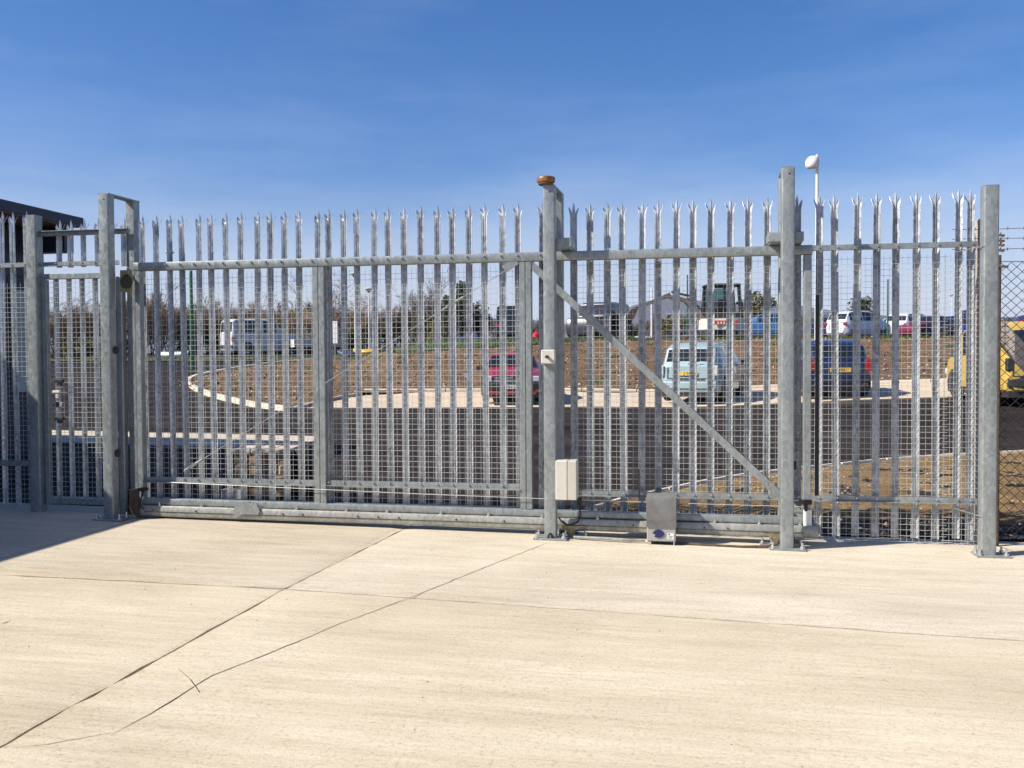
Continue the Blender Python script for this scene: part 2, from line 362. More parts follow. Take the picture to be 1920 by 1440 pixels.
def text(name, s, size, parent, loc, rot, mat, depth=0.002):
    cu = bpy.data.curves.new(name, 'FONT'); cu.body = s; cu.size = size; cu.align_x = 'CENTER'; cu.align_y = 'CENTER'; cu.extrude = depth
    tmp = bpy.data.objects.new('tmp', cu); COL.objects.link(tmp)
    dg = bpy.context.evaluated_depsgraph_get(); me = bpy.data.meshes.new_from_object(tmp.evaluated_get(dg))
    bpy.data.objects.remove(tmp); me.materials.clear(); me.materials.append(MT[mat])
    o = bpy.data.objects.new(name, me); COL.objects.link(o); o.parent = parent; o.location = loc; o.rotation_euler = rot
    return o

# ------------------------------------------------------------------ survey helpers (photo point -> place)
def ray(px, py): return FW*FPX + RT*(px-960) - UU*(py-720)
def onY(px, py, y):
    d = ray(px, py); return CAM + d*((y-CAM.y)/d.y)
def depth_pt(px, py, dep): return CAM + ray(px, py)*(dep/FPX)
def lerp(tab, x):
    if x <= tab[0][0]: return tab[0][1]
    for (a, b), (c, d) in zip(tab[:-1], tab[1:]):
        if x <= c:
            t = (x-a)/(c-a); return b+(d-b)*t
    return tab[-1][1]
def sst(a, b, x):
    t = max(0, min(1, (x-a)/(b-a))); return t*t*(3-2*t)
HL = [(0, 0), (11, 0), (26, .28), (32, .60), (50, 1.52), (60, 1.90), (120, 3.0), (400, 3.6), (6000, 6)]
HR = [(0, 0), (11, 0), (26, .28), (31, .46), (41.5, 2.32), (58, 2.75), (120, 3.6), (400, 4.0), (6000, 6)]
def g0(x): return max(-.022, min(.2, -.0135*x))
def sd(x, y):
    vx, vy = x-CAM.x, y-CAM.y
    return vx*R0.x+vy*R0.y, vx*F0.x+vy*F0.y
def H(x, y):
    s, d = sd(x, y)
    t = sst(-9.5, -3, s)
    h = lerp(HL, d)*(1-t)+lerp(HR, d)*t
    h += 0.05*max(0, min(9, s-5))*sst(12, 19, d)*(1-sst(30, 38, d))
    h -= 1.15*sst(45, 50, d)*(1-sst(74, 92, d))*sst(3.0, 6.0, s)*(1-sst(11.0, 14.0, s))      # hollow behind the crest
    return h + g0(x)*(1-sst(14, 26, d))
def W(s, d):
    p = CAM + R0*s + F0*d; return p.x, p.y
def col_at(px, d):                 # ground place in image column px at depth d
    s = (px-960)/FPX*d; x, y = W(s, d); return Vector((x, y, H(x, y)))
def on_ground(px, py, off=0.0):    # where the sight line meets the terrain
    r = ray(px, py)/FPX; d = 2.0
    while d < 400:
        p = CAM + r*d
        if p.z <= H(p.x, p.y)+off: break
        d += 0.04
    return Vector((p.x, p.y, H(p.x, p.y)+off))

# ================================================================== THE GROUND
def sheet(name, xs, ys, off, mat, jit=0):
    P = [[(x, y, H(x, y)+off+(random.uniform(-jit, jit) if jit else 0)) for x in xs] for y in ys]
    m = MB(); m.grid(P); return struct(m.build(name, mat, sharp=60))
def fr(a, b, st): n = max(1, int(round((b-a)/st))); return [a+(b-a)*i/n for i in range(n+1)]
far = [-6000, -3000, -1500, -700, -350, -200, -120, -80]
xs = far + fr(-60, 60, 6) + [-v for v in far[::-1]]
ys = [-400, -120, -60, -30, -14] + fr(-8, 80, 5.5) + [100, 130, 180, 260, 400, 800, 1600, 3000, 6000]
P = [[(x, y, H(x, y)-0.35) for x in xs] for y in ys]
m = MB(); m.grid(P); struct(m.build('ground', 'ground', sharp=60))
sheet('asphalt_road', fr(-45, 60, 1.2), fr(0.52, 62, 0.9), 0.0, 'asphalt')

# concrete apron: slabs with open joints over a dark bed
m = MB(); m.grid([[(x, y, g0(x)-0.022) for x in fr(-16, 12, 1.0)] for y in fr(-16, 0.6, 1.0)])
apron = struct(m.build('concrete_apron', 'joint'))
def slab(c00, c10, c11, c01, parent, seed, thick=0.09, hfun=g0):
    """quad of ground (corners x,y) as one slab with slightly crumbled arrises"""
    rnd = random.Random(seed)
    def ln(a, b): return math.hypot(b[0]-a[0], b[1]-a[1])
    nu = max(6, int(ln(c00, c10)/0.12)); nv = max(6, int(ln(c00, c01)/0.12))
    nu = min(nu, 90); nv = min(nv, 70)
    P = []
    for j in range(nv+1):
        v = j/nv; row = []
        for i in range(nu+1):
            u = i/nu
            x = (c00[0]*(1-u)+c10[0]*u)*(1-v)+(c01[0]*(1-u)+c11[0]*u)*v
            y = (c00[1]*(1-u)+c10[1]*u)*(1-v)+(c01[1]*(1-u)+c11[1]*u)*v
            e = 0
            z = (hfun(x) if hfun is g0 else hfun(x, y))
            if i in (0, nu): x += rnd.gauss(0, .0042); e = 1
            if j in (0, nv): y += rnd.gauss(0, .0042); e = 1
            z -= (0.004+rnd.random()*.004 if e else 0)
            row.append((x, y, z))
        P.append(row)
    m = MB(); m.grid(P)
    n = nu+1; k = len(m.v); edge = [i for i in range(n)] + [j*n+nu for j in range(1, nv+1)] + [nv*n+i for i in range(nu-1, -1, -1)] + [j*n for j in range(nv-1, 0, -1)]
    low = [(m.v[i][0], m.v[i][1], m.v[i][2]-thick) for i in edge]
    m.v += low
    for q in range(len(edge)):
        m.f.append((edge[q], edge[(q+1) % len(edge)], k+(q+1) % len(edge), k+q))
    return m.build('concrete_slab', 'conc', parent, sharp=50)
G = 0.007; GB = 0.011
# joint lines surveyed off the photograph: A runs away from us, B runs along the gate
A0, A1, A2 = (-2.93, -12.0), (-2.71, -2.36), (-2.53, 0.50)
L0, L1, L2 = (-5.42, -12.0), (-5.32, -2.42), (-5.22, 0.50)
Bm, Br = (-2.71, -2.36), (9.0, -2.95)
slab((-12, -12), (L0[0]-G, -12), (L1[0]-G, L1[1]-GB), (-12, -2.42-GB), apron, 1)
slab((L0[0]+G, -12), (A0[0]-G, -12), (A1[0]-G, A1[1]-GB), (L1[0]+G, L1[1]-GB), apron, 2)
slab((A0[0]+G, -12), (9, -12), (9, Br[1]-GB), (A1[0]+G, A1[1]-GB), apron, 3)
slab((-12, -2.42+GB), (L1[0]-G, L1[1]+GB), (L2[0]-G, .5), (-12, .5), apron, 4)
slab((L1[0]+G, L1[1]+GB), (A1[0]-G, A1[1]+GB), (A2[0]-G, .5), (L2[0]+G, .5), apron, 5)
slab((A1[0]+G, A1[1]+GB), (9, Br[1]+GB), (9, .5), (A2[0]+G, .5), apron, 6)
# hairline cracks that wander over the slabs, and a straw lying on one
def crack(pts, wd, seed):
    rnd = random.Random(seed); Q = []
    for a, b in zip(pts[:-1], pts[1:]):
        n = max(2, int((Vector(b)-Vector(a)).length/0.07))
        for i in range(n):
            t = i/n; Q.append((a[0]+(b[0]-a[0])*t+rnd.gauss(0, .0025), a[1]+(b[1]-a[1])*t+rnd.gauss(0, .0025)))
    Q.append(pts[-1]); m = MB(); ring = []
    for i, (x, y) in enumerate(Q):
        h = wd*(0.35+0.9*abs(noise.noise((i*.31, seed, 0)))+.25)*min(1, i/4+.2, (len(Q)-1-i)/4+.2)
        z = g0(x)+0.0022
        ring.append([(x-h, y, z), (x+h, y, z)])
    m.grid(ring); return m.build('crack', 'crack', apron, fix=False)
def gp(px, py): p = on_ground(px, py); return (p.x, p.y)
crack([gp(205, 1385), gp(300, 1328), gp(400, 1268), gp(520, 1220), gp(640, 1172), gp(790, 1115), gp(900, 1070), gp(1028, 1018)], .0036, 3)
crack([gp(4, 1410), gp(90, 1396), gp(170, 1384), gp(250, 1371)], .0042, 5)
crack([gp(0, 1172), gp(20, 1166)], .010, 8)
a = gp(333, 1256); b = gp(372, 1299)
s_ = MB(); s_.tube((a[0], a[1], g0(a[0])+.005), ((a[0]+b[0])/2+.01, (a[1]+b[1])/2, g0(a[0])+.005), .0022, 5); s_.tube(((a[0]+b[0])/2+.01, (a[1]+b[1])/2, g0(a[0])+.005), (b[0], b[1], g0(b[0])+.005), .0022, 5)
tag(s_.build('straw', 'straw'), 'thin dry straw lying across the crack in the concrete', 'straw')
# grit on the concrete
def lump(m, p, r, rnd):
    vs = [Vector(v)*r*rnd.uniform(.6, 1.3) for v in ((1,0,0), (-1,0,0), (0,1,0), (0,-1,0), (0,0,.8), (0,0,-.6))]
    a = rnd.random()*6; q = Matrix.Rotation(a, 3, 'Z')
    m.add([Vector(p)+q @ v for v in vs], [(0,2,4), (2,1,4), (1,3,4), (3,0,4), (2,0,5), (1,2,5), (3,1,5), (0,3,5)])
rnd = random.Random(11); m = MB()
for i in range(420):
    x = rnd.uniform(-6, 5); y = -rnd.random()**1.3*6.2+.2; lump(m, (x, y, g0(x)+.002), rnd.choice((.0012, .0015, .002, .003, .0045)), rnd)
stuff(m.build('concrete_grit', 'joint', apron, smooth=False))

# yard concrete behind the gate at the left, beside the building
yard = struct(MB().grid([[(x, y, H(x, y)-.02) for x in fr(-16, -6.3, .8)] for y in fr(5.7, 7.7, .5)]).build('concrete_yard', 'joint'))
for k, (xa, xb) in enumerate(((-16, -10.2), (-10.18, -6.35))):
    for q, (ya, yb) in enumerate(((5.7, 7.75),)):
        slab((xa, ya), (xb, ya), (xb, yb), (xa, yb), yard, 20+k*2+q, .06, lambda x, y: H(x, y)+.03)

# parking bays, kerbs, soil bank, grass verge -----------------------------------------------------
def loft(name, A, B, n, off, mat, bumpy=0.0, freq=.9):
    """surface between two ground curves given as (x,y) lists with equal count"""
    P = []
    for j in range(n+1):
        t = j/n; row = []
        for a, b in zip(A, B):
            x = a[0]+(b[0]-a[0])*t; y = a[1]+(b[1]-a[1])*t
            z = H(x, y)+off
            if bumpy: z += bumpy*(noise.noise((x*freq, y*freq, 3))+.6*noise.noise((x*freq*2.7, y*freq*2.7, 9)))
            row.append((x, y, z))
        P.append(row)
    m = MB(); m.grid(P); return struct(m.build(name, mat, sharp=70))
def resample(pts, step):
    out_ = [pts[0]]; 
    for a, b in zip(pts[:-1], pts[1:]):
        n = max(1, int(round(math.hypot(b[0]-a[0], b[1]-a[1])/step)))
        out_ += [(a[0]+(b[0]-a[0])*i/n, a[1]+(b[1]-a[1])*i/n) for i in range(1, n+1)]
    return out_
def smooth_curve(pts, step):
    P = [Vector((p[0], p[1], 0)) for p in pts]; out_ = []
    for i in range(len(P)-1):
        p0 = P[max(0, i-1)]; p1 = P[i]; p2 = P[i+1]; p3 = P[min(len(P)-1, i+2)]
        for k in range(12):
            t = k/12
            q = .5*((2*p1)+(p2-p0)*t+(2*p0-5*p1+4*p2-p3)*t*t+(3*p1-p0-3*p2+p3)*t**3); out_.append((q.x, q.y))
    out_.append((P[-1].x, P[-1].y))
    L = [0]
    for a, b in zip(out_[:-1], out_[1:]): L.append(L[-1]+math.hypot(b[0]-a[0], b[1]-a[1]))
    n = max(1, int(L[-1]/step)); res = []; k = 0
    for i in range(n+1):
        d = L[-1]*i/n
        while k < len(L)-2 and L[k+1] < d: k += 1
        t = (d-L[k])/max(1e-6, L[k+1]-L[k]); res.append((out_[k][0]+(out_[k+1][0]-out_[k][0])*t, out_[k][1]+(out_[k+1][1]-out_[k][1])*t))
    return res
def kerb(name, pts, wd, ht, length, mat='kerb', gap=.028, stones=True):
    root = bpy.data.objects.new(name, None); COL.objects.link(root); struct(root)
    C_ = smooth_curve(pts, length); big = MB()
    for i, (a, b) in enumerate(zip(C_[:-1], C_[1:])):
        A = Vector((a[0], a[1], H(*a))); B = Vector((b[0], b[1], H(*b))); d = (B-A).normalized(); A = A+d*gap/2; B = B-d*gap/2
        nrm = Vector((-d.y, d.x, 0)).normalized()*wd/2
        m = MB()
        vs = [A-nrm+Vector((0,0,-.1)), A+nrm+Vector((0,0,-.1)), A+nrm*.98+Vector((0,0,ht)), A-nrm*.7+Vector((0,0,ht)), A-nrm+Vector((0,0,ht-.025)),
              B-nrm+Vector((0,0,-.1)), B+nrm+Vector((0,0,-.1)), B+nrm*.98+Vector((0,0,ht)), B-nrm*.7+Vector((0,0,ht)), B-nrm+Vector((0,0,ht-.025))]
        fs = [(0,1,2,3,4), (9,8,7,6,5), (0,5,6,1), (1,6,7,2), (2,7,8,3), (3,8,9,4), (4,9,5,0)]
        if stones: m.add(vs, fs); m.build('kerb_stone', mat, root, sharp=30)
        else: big.add(vs, fs)
    if not stones: stuff(big.build('kerb_stone', mat, root, sharp=30))
    return C_
BAY_F = [W(s, 25.6+.0*s) for s in (-6.2, 0, 6, 12, 20, 30)]
bayA = resample([W(-6.0, 25.5), W(2, 25.5), W(9, 24.6), W(17, 22.5), W(30, 19)], 1.2)
bayB = resample([W(-5.0, 31.2), W(2, 31.2), W(9, 30.2), W(17, 28.0), W(30, 24.5)], 1.2)
nn = min(len(bayA), len(bayB)); bayA = bayA[:nn]; bayB = bayB[:nn]
loft('parking_bay', bayA, bayB, 8, .012, 'bay')
# flush dark channel in front of the bays
loft('drain_channel', [(x-F0.x*.35, y-F0.y*.35) for x, y in bayA], [(x-F0.x*.06, y-F0.y*.06) for x, y in bayA], 1, .006, 'joint')
kerb('bay_kerb', [(p[0]+F0.x*.1, p[1]+F0.y*.1) for p in bayB[::3]], .16, .10, .915, stones=True)
nose = [gp(*p) for p in ((546, 772), (500, 766), (450, 757), (405, 746), (372, 734), (356, 722), (360, 712), (392, 703), (440, 694), (500, 685), (560, 679), (640, 674))]
noseC = kerb('island_kerb', nose, .18, .14, .915)
near_k = [gp(*p) for p in ((1100, 962), (1160, 943), (1250, 923), (1350, 902), (1450, 888), (1560, 876), (1700, 862), (1920, 850), (2150, 842), (2500, 832))]
kerb('verge_kerb', near_k, .055, .05, .915)
kerb('bank_kerb', [gp(*p) for p in ((546, 771), (590, 759), (640, 748), (676, 742))], .14, .10, .6, 'conc_post')

# soil bank: island on the left + long bank behind the bays
def fill(name, ring_a, ring_b, n, off, mat, bumpy, freq): return loft(name, ring_a, ring_b, n, off, mat, bumpy, freq)
nearE = [gp(*p) for p in ((356, 722), (372, 734), (405, 746), (450, 757), (500, 766), (546, 772), (600, 758), (676, 742))] + [(p[0]+F0.x*.15, p[1]+F0.y*.15) for p in bayB[2:]]
farE = [gp(*p) for p in ((357, 716), (360, 712), (392, 703), (440, 694), (500, 685), (560, 679), (640, 673), (760, 669))]
n_far = len(nearE)-len(farE)
tail_s = [sd(*p)[0] for p in nearE[len(farE):]]
lastx, lasty = farE[-1]; s0, d0 = sd(lastx, lasty)
for s in tail_s:
    t = min(1, max(0, (s-tail_s[0])/8)); farE.append(W(s0+(s-tail_s[0])*1.45, d0+(42.5-d0)*t))
def dens(L, k=4):
    out_ = []
    for a, b in zip(L[:-1], L[1:]):
        out_ += [(a[0]+(b[0]-a[0])*i/k, a[1]+(b[1]-a[1])*i/k) for i in range(k)]
    return out_+[L[-1]]
nearE = dens(nearE); farE = dens(farE)
bank = loft('soil_bank', nearE, farE, 40, .07, 'soil', .07, 1.1)
# grass strip along the top of the bank and across to the left
gA = [W(-28, 49.5), W(-20, 49.5), W(-13, 50.5)] + farE[26::4]
gA = [W(-30, 50.0), W(-20, 50.0), W(-14, 50.6)] + [p for p in farE[20::3]]
gB = [(p[0]+F0.x*(4.5 if i < 4 else 5.5), p[1]+F0.y*(4.5 if i < 4 else 5.5)) for i, p in enumerate(gA)]
verge = loft('grass_verge', dens(gA, 3), dens(gB, 3), 6, .09, 'grass', .04, .8)
rnd = random.Random(5); m = MB(); gAd = dens(gA, 3); gBd = dens(gB, 3)
for i in range(14000):
    k = rnd.randrange(len(gAd)-1); t = rnd.random()**1.6; u = rnd.random()
    ax = gAd[k][0]*(1-u)+gAd[k+1][0]*u; ay = gAd[k][1]*(1-u)+gAd[k+1][1]*u; bx = gBd[k][0]*(1-u)+gBd[k+1][0]*u; by = gBd[k][1]*(1-u)+gBd[k+1][1]*u
    x = ax+(bx-ax)*t; y = ay+(by-ay)*t; z = H(x, y)+.07; h = rnd.uniform(.05, .2); wv = .03; dx = rnd.gauss(0, .05)
    m.add([(x-wv, y, z), (x+wv, y, z), (x+dx, y+rnd.gauss(0, .05), z+h)], [(0, 1, 2)])
stuff(m.build('grass', 'grass', verge, fix=False, smooth=False))
# bare stones on the bank
rnd = random.Random(15); m = MB()
for i in range(2600):
    k = rnd.randrange(len(nearE)-1); t = rnd.random(); a = nearE[k]; b = farE[k]
    x = a[0]+(b[0]-a[0])*t+rnd.gauss(0, .2); y = a[1]+(b[1]-a[1])*t
    lump(m, (x, y, H(x, y)+.085+.05*noise.noise((x*1.1, y*1.1, 3))), rnd.choice((.02, .03, .03, .045, .07)), rnd)
stuff(m.build('bank_stones', 'stone', bank, smooth=False))

rnd = random.Random(17); m = MB()
for i in range(2600):
    k = rnd.randrange(len(nearE)-1); t = rnd.random(); a = nearE[k]; b = farE[k]
    x = a[0]+(b[0]-a[0])*t+rnd.gauss(0, .2); y = a[1]+(b[1]-a[1])*t
    lump(m, (x, y, H(x, y)+.075+.06*noise.noise((x*1.1, y*1.1, 3))), rnd.choice((.04, .05, .07, .09, .13)), rnd)
stuff(m.build('soil_clods', 'soil', bank, smooth=False))
rnd = random.Random(18); m = MB()
for i in range(90):
    k = rnd.randrange(len(nearE)-1); t = rnd.random()**.6; a = nearE[k]; b = farE[k]
    x0 = a[0]+(b[0]-a[0])*t; y0 = a[1]+(b[1]-a[1])*t
    for j in range(26):
        x = x0+rnd.gauss(0, .10); y = y0+rnd.gauss(0, .10); z = H(x, y)+.08; h = rnd.uniform(.05, .17)
        m.add([(x-.02, y, z), (x+.02, y, z), (x+rnd.gauss(0, .06), y+rnd.gauss(0, .04), z+h)], [(0, 1, 2)])
stuff(m.build('weeds', 'grass', bank, fix=False, smooth=False))
# rough soil between the right hand fence and the verge kerb: a shallow scrape next to the slab
kc = smooth_curve(near_k, .25)
xsn = fr(-1.35, 9, .07)
def kerb_y(x):
    for a, b in zip(kc[:-1], kc[1:]):
        if a[0] <= x <= b[0]: return a[1]+(b[1]-a[1])*(x-a[0])/(b[0]-a[0])
    return kc[-1][1] if x > kc[-1][0] else kc[0][1]
P = []
for j in range(70):
    t = (j/69)**1.35; row = []
    for x in xsn:
        ky = max(.62, kerb_y(x)-.03); y = .5+(ky-.5)*t
        amp = .05 if t < .9 else .02
        dip = -.10*math.exp(-((y-.95)/.35)**2)*sst(.9, 1.5, ky) + .05*math.exp(-((y-1.9)/.5)**2)
        z = H(x, y)+.015+dip*min(1, (1-t)*6)+amp*min(1, (1-t)*8)*(noise.noise((x*2.3, y*2.3, 1))+.7*noise.noise((x*6, y*6, 4))+.4*noise.noise((x*15, y*15, 7)))
        row.append((x, y, z))
    P.append(row)
m = MB(); m.grid(P); nsoil = struct(m.build('soil_verge', 'soil_near', sharp=80))
rnd = random.Random(21); m = MB()
for i in range(2200):
    x = rnd.uniform(-1.2, 8); ky = max(.62, kerb_y(x)); y = .5+(ky-.5)*rnd.random()**1.6
    lump(m, (x, y, H(x, y)+.02), rnd.choice((.008, .011, .016, .022, .032 if y < 1.4 else .016)), rnd)
stuff(m.build('verge_stones', 'stone', nsoil, smooth=False))

# ================================================================== STEELWORK
CH = .012
def shs(m, cx, cy, w_, z0, z1, c=CH):
    h = w_/2; prof = []
    for (sx, sy) in ((1, 1), (-1, 1), (-1, -1), (1, -1)):
        for k in range(4):
            a = math.atan2(sy, sx)-math.pi/4+math.pi/2*k/3
            prof.append((cx+sx*(h-c)+c*math.cos(a), cy+sy*(h-c)+c*math.sin(a)))
    m.prism(prof, z0, z1, 'z')
def rail_box(m, x0, x1, cy, cz, wy, wz, c=.008):
    prof = []
    for (sx, sy) in ((1, 1), (-1, 1), (-1, -1), (1, -1)):
        for k in range(3):
            a = math.atan2(sy, sx)-math.pi/4+math.pi/2*k/2
            prof.append((cy+sx*(wy/2-c)+c*math.cos(a), cz+sy*(wz/2-c)+c*math.sin(a)))
    m.prism(prof, x0, x1, 'x')
_b = MB(); _b.tube((0, 0, 0), (0, -.014, 0), .011, 8, .008); BOLT = _b.build('bolt', 'bolt'); BOLT_ME = BOLT.data; bpy.data.objects.remove(BOLT)
_b = MB(); _b.tube((0, 0, 0), (0, 0, .05), .010, 6); _b.tube((0, 0, 0), (0, 0, .018), .02, 6); BASEBOLT = _b.build('bolt', 'bolt'); BB_ME = BASEBOLT.data; bpy.data.objects.remove(BASEBOLT)

# --- palisade pale: W-section sheet with three splayed points
def finish_pale(m, name):
    o = m.build(name, 'galv_pale', fix=False, sharp=28); me = o.data
    b = bmesh.new(); b.from_mesh(me); bmesh.ops.remove_doubles(b, verts=b.verts, dist=1e-4)
    bmesh.ops.recalc_face_normals(b, faces=b.faces)
    r = bmesh.ops.solidify(b, geom=b.faces, thickness=.0025)
    b.to_mesh(me); b.free(); me.set_sharp_from_angle(angle=R(28)); bpy.data.objects.remove(o); return me
def pale_mesh(z0, z1, name, points=True):
    prof = [(-.037, 0), (-.0325, .005), (-.0205, .018), (-.013, .0265), (-.008, .027), (0, .016), (.008, .027), (.013, .0265), (.0205, .018), (.0325, .005), (.037, 0)]
    prof = [(a*.87, b) for a, b in prof]
    cz = z1-.135; zs = [z0, cz]
    m = MB(); n = len(prof)
    rows = [[(x, y, z) for (x, y) in prof] for z in zs]
    m.grid(rows)
    if not points: return finish_pale(m, name)
    # centre point
    C_ = prof[3:8]
    m.grid([[(x, y, cz) for x, y in C_], [(x*1.25, y, z1-.055) for x, y in C_], [(0, .02, z1)]*len(C_)])
    # side points, slit from the centre, splayed outwards and back
    for sgn in (-1, 1):
        pts = prof[0:4] if sgn < 0 else prof[7:11]
        base = [(x, y, cz) for x, y in pts]
        neck = [(x*1.08+sgn*.004, y+.003, cz+.035) for x, y in pts]
        wing = [(x*.80+sgn*.020, y+.014, cz+.062) for x, y in pts]
        m.grid([base, neck, wing, [(sgn*.048, .036, cz+.092)]*4])
    return finish_pale(m, name)
PALE_L = pale_mesh(.235, 3.055, 'pale_leaf'); PALE_F = pale_mesh(.03, 3.06, 'pale_fence'); PALE_P = pale_mesh(.17, 3.055, 'pale_short')
rp = random.Random(31)
def pale(me, parent, x, y, z=0):
    return inst(me, 'pale', parent, (x, y, z+rp.gauss(0, .003)), (rp.gauss(0, .003), rp.gauss(0, .0035), rp.gauss(0, .05)))
def bolt(parent, x, y, z): return inst(BOLT_ME, 'bolt', parent, (x, y, z))
def wire_panel(parent, x0, x1, z0, z1, y, r=.0020, seed=0, pitch=.0505):
    rnd = random.Random(seed); m = MB(); n = int((x1-x0)/pitch)
    for i in range(n+1):
        x = x0+i*pitch; m.tube((x, y, z0+rnd.uniform(-.004, .004)), (x+rnd.gauss(0, .001), y, z1), r*.78, 4, cap=False)
    k = int((z1-z0)/pitch)
    for j in range(k+1):
        z = z0+j*pitch; m.tube((x0-.012, y-.004, z+rnd.gauss(0, .0008)), (x1+.012, y-.004, z+rnd.gauss(0, .0008)), r*1.1, 4, cap=False)
    o = m.build('wire_mesh', 'wire', parent, fix=False, sharp=60); stuff(o); return o
def angle_rail(parent, x0, x1, y, z, mat='galv', leg=.05, flange=-.045, name='rail'):
    """vertical leg with a flange at its foot reaching towards the viewer"""
    m = MB(); m.box(x0, x1, y-.006, y, z-leg/2, z+leg/2); m.box(x0, x1, y+flange, y-.0065, z-leg/2, z-leg/2+.006)
    return m.build(name, mat, parent, smooth=False)

# --- sliding gate leaf -------------------------------------------------------------------------
gate = thing('sliding_gate', 'long galvanised palisade sliding gate leaf with mesh infill and counterbalance tail', 'gate')
m = MB(); rail_box(m, -5.30, 1.10, 0, 2.54, .08, .08); toprail = m.build('top_rail', 'galv', gate)
pale_px = [268, 292, 319, 345, 371, 398, 425, 451, 478, 505, 533, 561, 590, 616, 644, 672, 700, 730, 758, 788, 819, 848, 878, 910, 941, 972, 1014]
for i, px in enumerate(pale_px):
    x = onY(px, 440, .06).x
    pale(PALE_L, gate, x, .062)
    if x > -5.2: bolt(toprail, x+.005, -.041, 2.556)
# the two faces of the frame
for x0, x1 in ((-3.45, -3.391), (-3.388, -3.33), (-1.456, -1.402), (-1.399, -1.345)):
    m = MB(); m.box(x0, x1, -.035, .035, .241, 2.499, .005); m.build('stile', 'galv', gate)
m = MB(); m.box(-5.29, -5.235, -.035, .035, .241, 2.499, .005); m.build('stile', 'galv', gate)
m = MB(); m.box(1.03, 1.095, -.035, .035, .20, 2.499, .005); tailpost = m.build('tail_post', 'galv', gate)
for x0, x1, k in ((-5.23, -3.455, 1), (-3.325, -1.46, 2)):
    wire_panel(gate, x0+.02, x1-.01, .25, 2.47, .05, seed=k)
    r_ = angle_rail(gate, x0+.002, x1-.002, -.004, .445, name='lower_rail')
    for px in pale_px:
        x = onY(px, 440, .06).x
        if x0 < x < x1: bolt(r_, x+.004, -.011, .452)
# bottom tube and the cantilever beam under it
def shear(m): m.v = [(a, b, c-.0055*(a+2.1)) for a, b, c in m.v]; return m
m = MB(); rail_box(m, -5.25, 1.06, 0, .213, .075, .062); shear(m); bt = m.build('bottom_tube', 'galv', gate)
prof = [(-.075, .155), (-.07, .165), (.07, .165), (.075, .155), (.075, .075), (.068, .062), (.03, .055), (.03, .062), (-.03, .062), (-.03, .055), (-.060, .058), (-.072, .070), (-.080, .10)]
m = MB(); m.v = []; m.prism([(a, b+.012) for a, b in prof], -5.31, 1.145, 'x'); shear(m); beam = m.build('cantilever_beam', 'galv_beam', gate, sharp=25)
for x in (-5.05, -4.6, -4.1, -3.62, -3.12, -2.72, -2.2, -1.75, -1.25, -.75, .28, .66, 1.0): 
    o = inst(BB_ME, 'bolt', beam, (x, -.055, .177-.0055*(x+2.1)), scale=(.8, .8, .7))
m = MB()
for i in range(430):
    x = -5.2+i*.0145
    m.box(x, x+.0075, -.0835, -.079, .116-.0055*(x+2.1), .124-.0055*(x+2.1))
stuff(m.build('rack_holes', 'trim', beam, smooth=False))
m = MB(); rnd = random.Random(2); x = -5.1
while x < 1.0:
    m.tube((x, -.076, .140-.0055*(x+2.1)), (x, -.092, .138-.0055*(x+2.1)), .007, 6); x += rnd.choice((.45, .55, .2, .62))
stuff(m.build('rack_screws', 'trim', beam))
m = MB(); m.prism([(-4.22, .245), (-4.02, .245), (-3.98, .17), (-4.0, .135), (-4.16, .135), (-4.22, .10), (-4.25, .10), (-4.25, .17)], -.092, -.082, 'y'); m.build('stop_plate', 'galv', gate)
# diagonal brace of the counterbalance
def bar(m, a, b, w_, t_, y):
    a = Vector((a[0], 0, a[1])); b = Vector((b[0], 0, b[1])); d = (b-a).normalized(); n_ = Vector((-d.z, 0, d.x))*w_/2
    vs = [p+n_*s+Vector((0, yy, 0)) for p in (a, b) for (s, yy) in ((-1, y-t_/2), (1, y-t_/2), (1, y+t_/2), (-1, y+t_/2))]
    m.add(vs, [(0, 1, 2, 3), (7, 6, 5, 4), (0, 4, 5, 1), (1, 5, 6, 2), (2, 6, 7, 3), (3, 7, 4, 0)])
m = MB(); bar(m, (-1.37, 2.49), (1.03, .235), .062, .055, 0); m.build('diagonal_brace', 'galv', gate, smooth=False)
# tension rod with turnbuckles
pA = onY(962, 500, .0); pB = onY(347, 883, .0); pA.y = -.03; pB.y = -.03
m = MB(); m.tube(pA, pB, .0035, 6); rod = m.build('tension_rod', 'galv_beam', gate)
for t in (.175, .97):
    c_ = pA.lerp(pB, t); d = (pB-pA).normalized()
    m = MB(); m.tube(c_-d*.13, c_-d*.04, .011, 8); m.tube(c_+d*.04, c_+d*.10, .009, 8)
    for k in (-1, 1): m.tube(c_-d*.05+Vector((0, 0, .012*k)), c_+d*.05+Vector((0, 0, .012*k)), .004, 6)
    m.build('turnbuckle', 'galv', rod)
m = MB(); c_ = pA-Vector((.03, 0, -.01)); bar(m, (c_.x-.05, c_.z-.035), (c_.x+.07, c_.z+.04), .07, .012, -.03); m.build('rod_lug', 'galv', rod, smooth=False)
# safety cable strung along the leaf
m = MB(); pts = [(-4.92, -.06, .425), (-3.9, -.06, .40), (-2.4, -.06, .365), (-1.2, -.06, .345), (.2, -.06, .33), (1.03, -.06, .325)]
m.path(pts, .0032, 5); m.build('safety_cable', 'wire', gate)
m = MB(); m.box(.985, 1.10, -.065, -.037, .345, .385, .004); m.tube((1.05, -.05, .345), (1.05, -.05, .29), .016, 8); cl = m.build('cable_clamp', 'black', gate)
m = MB(); m.box(1.03, 1.10, -.055, -.036, .11, .30, .006); m.build('end_bracket', 'white', gate)
m = MB(); m.box(1.128, 1.158, -.03, -.005, .42, 2.15); m.build('rubber_edge', 'black', gate)

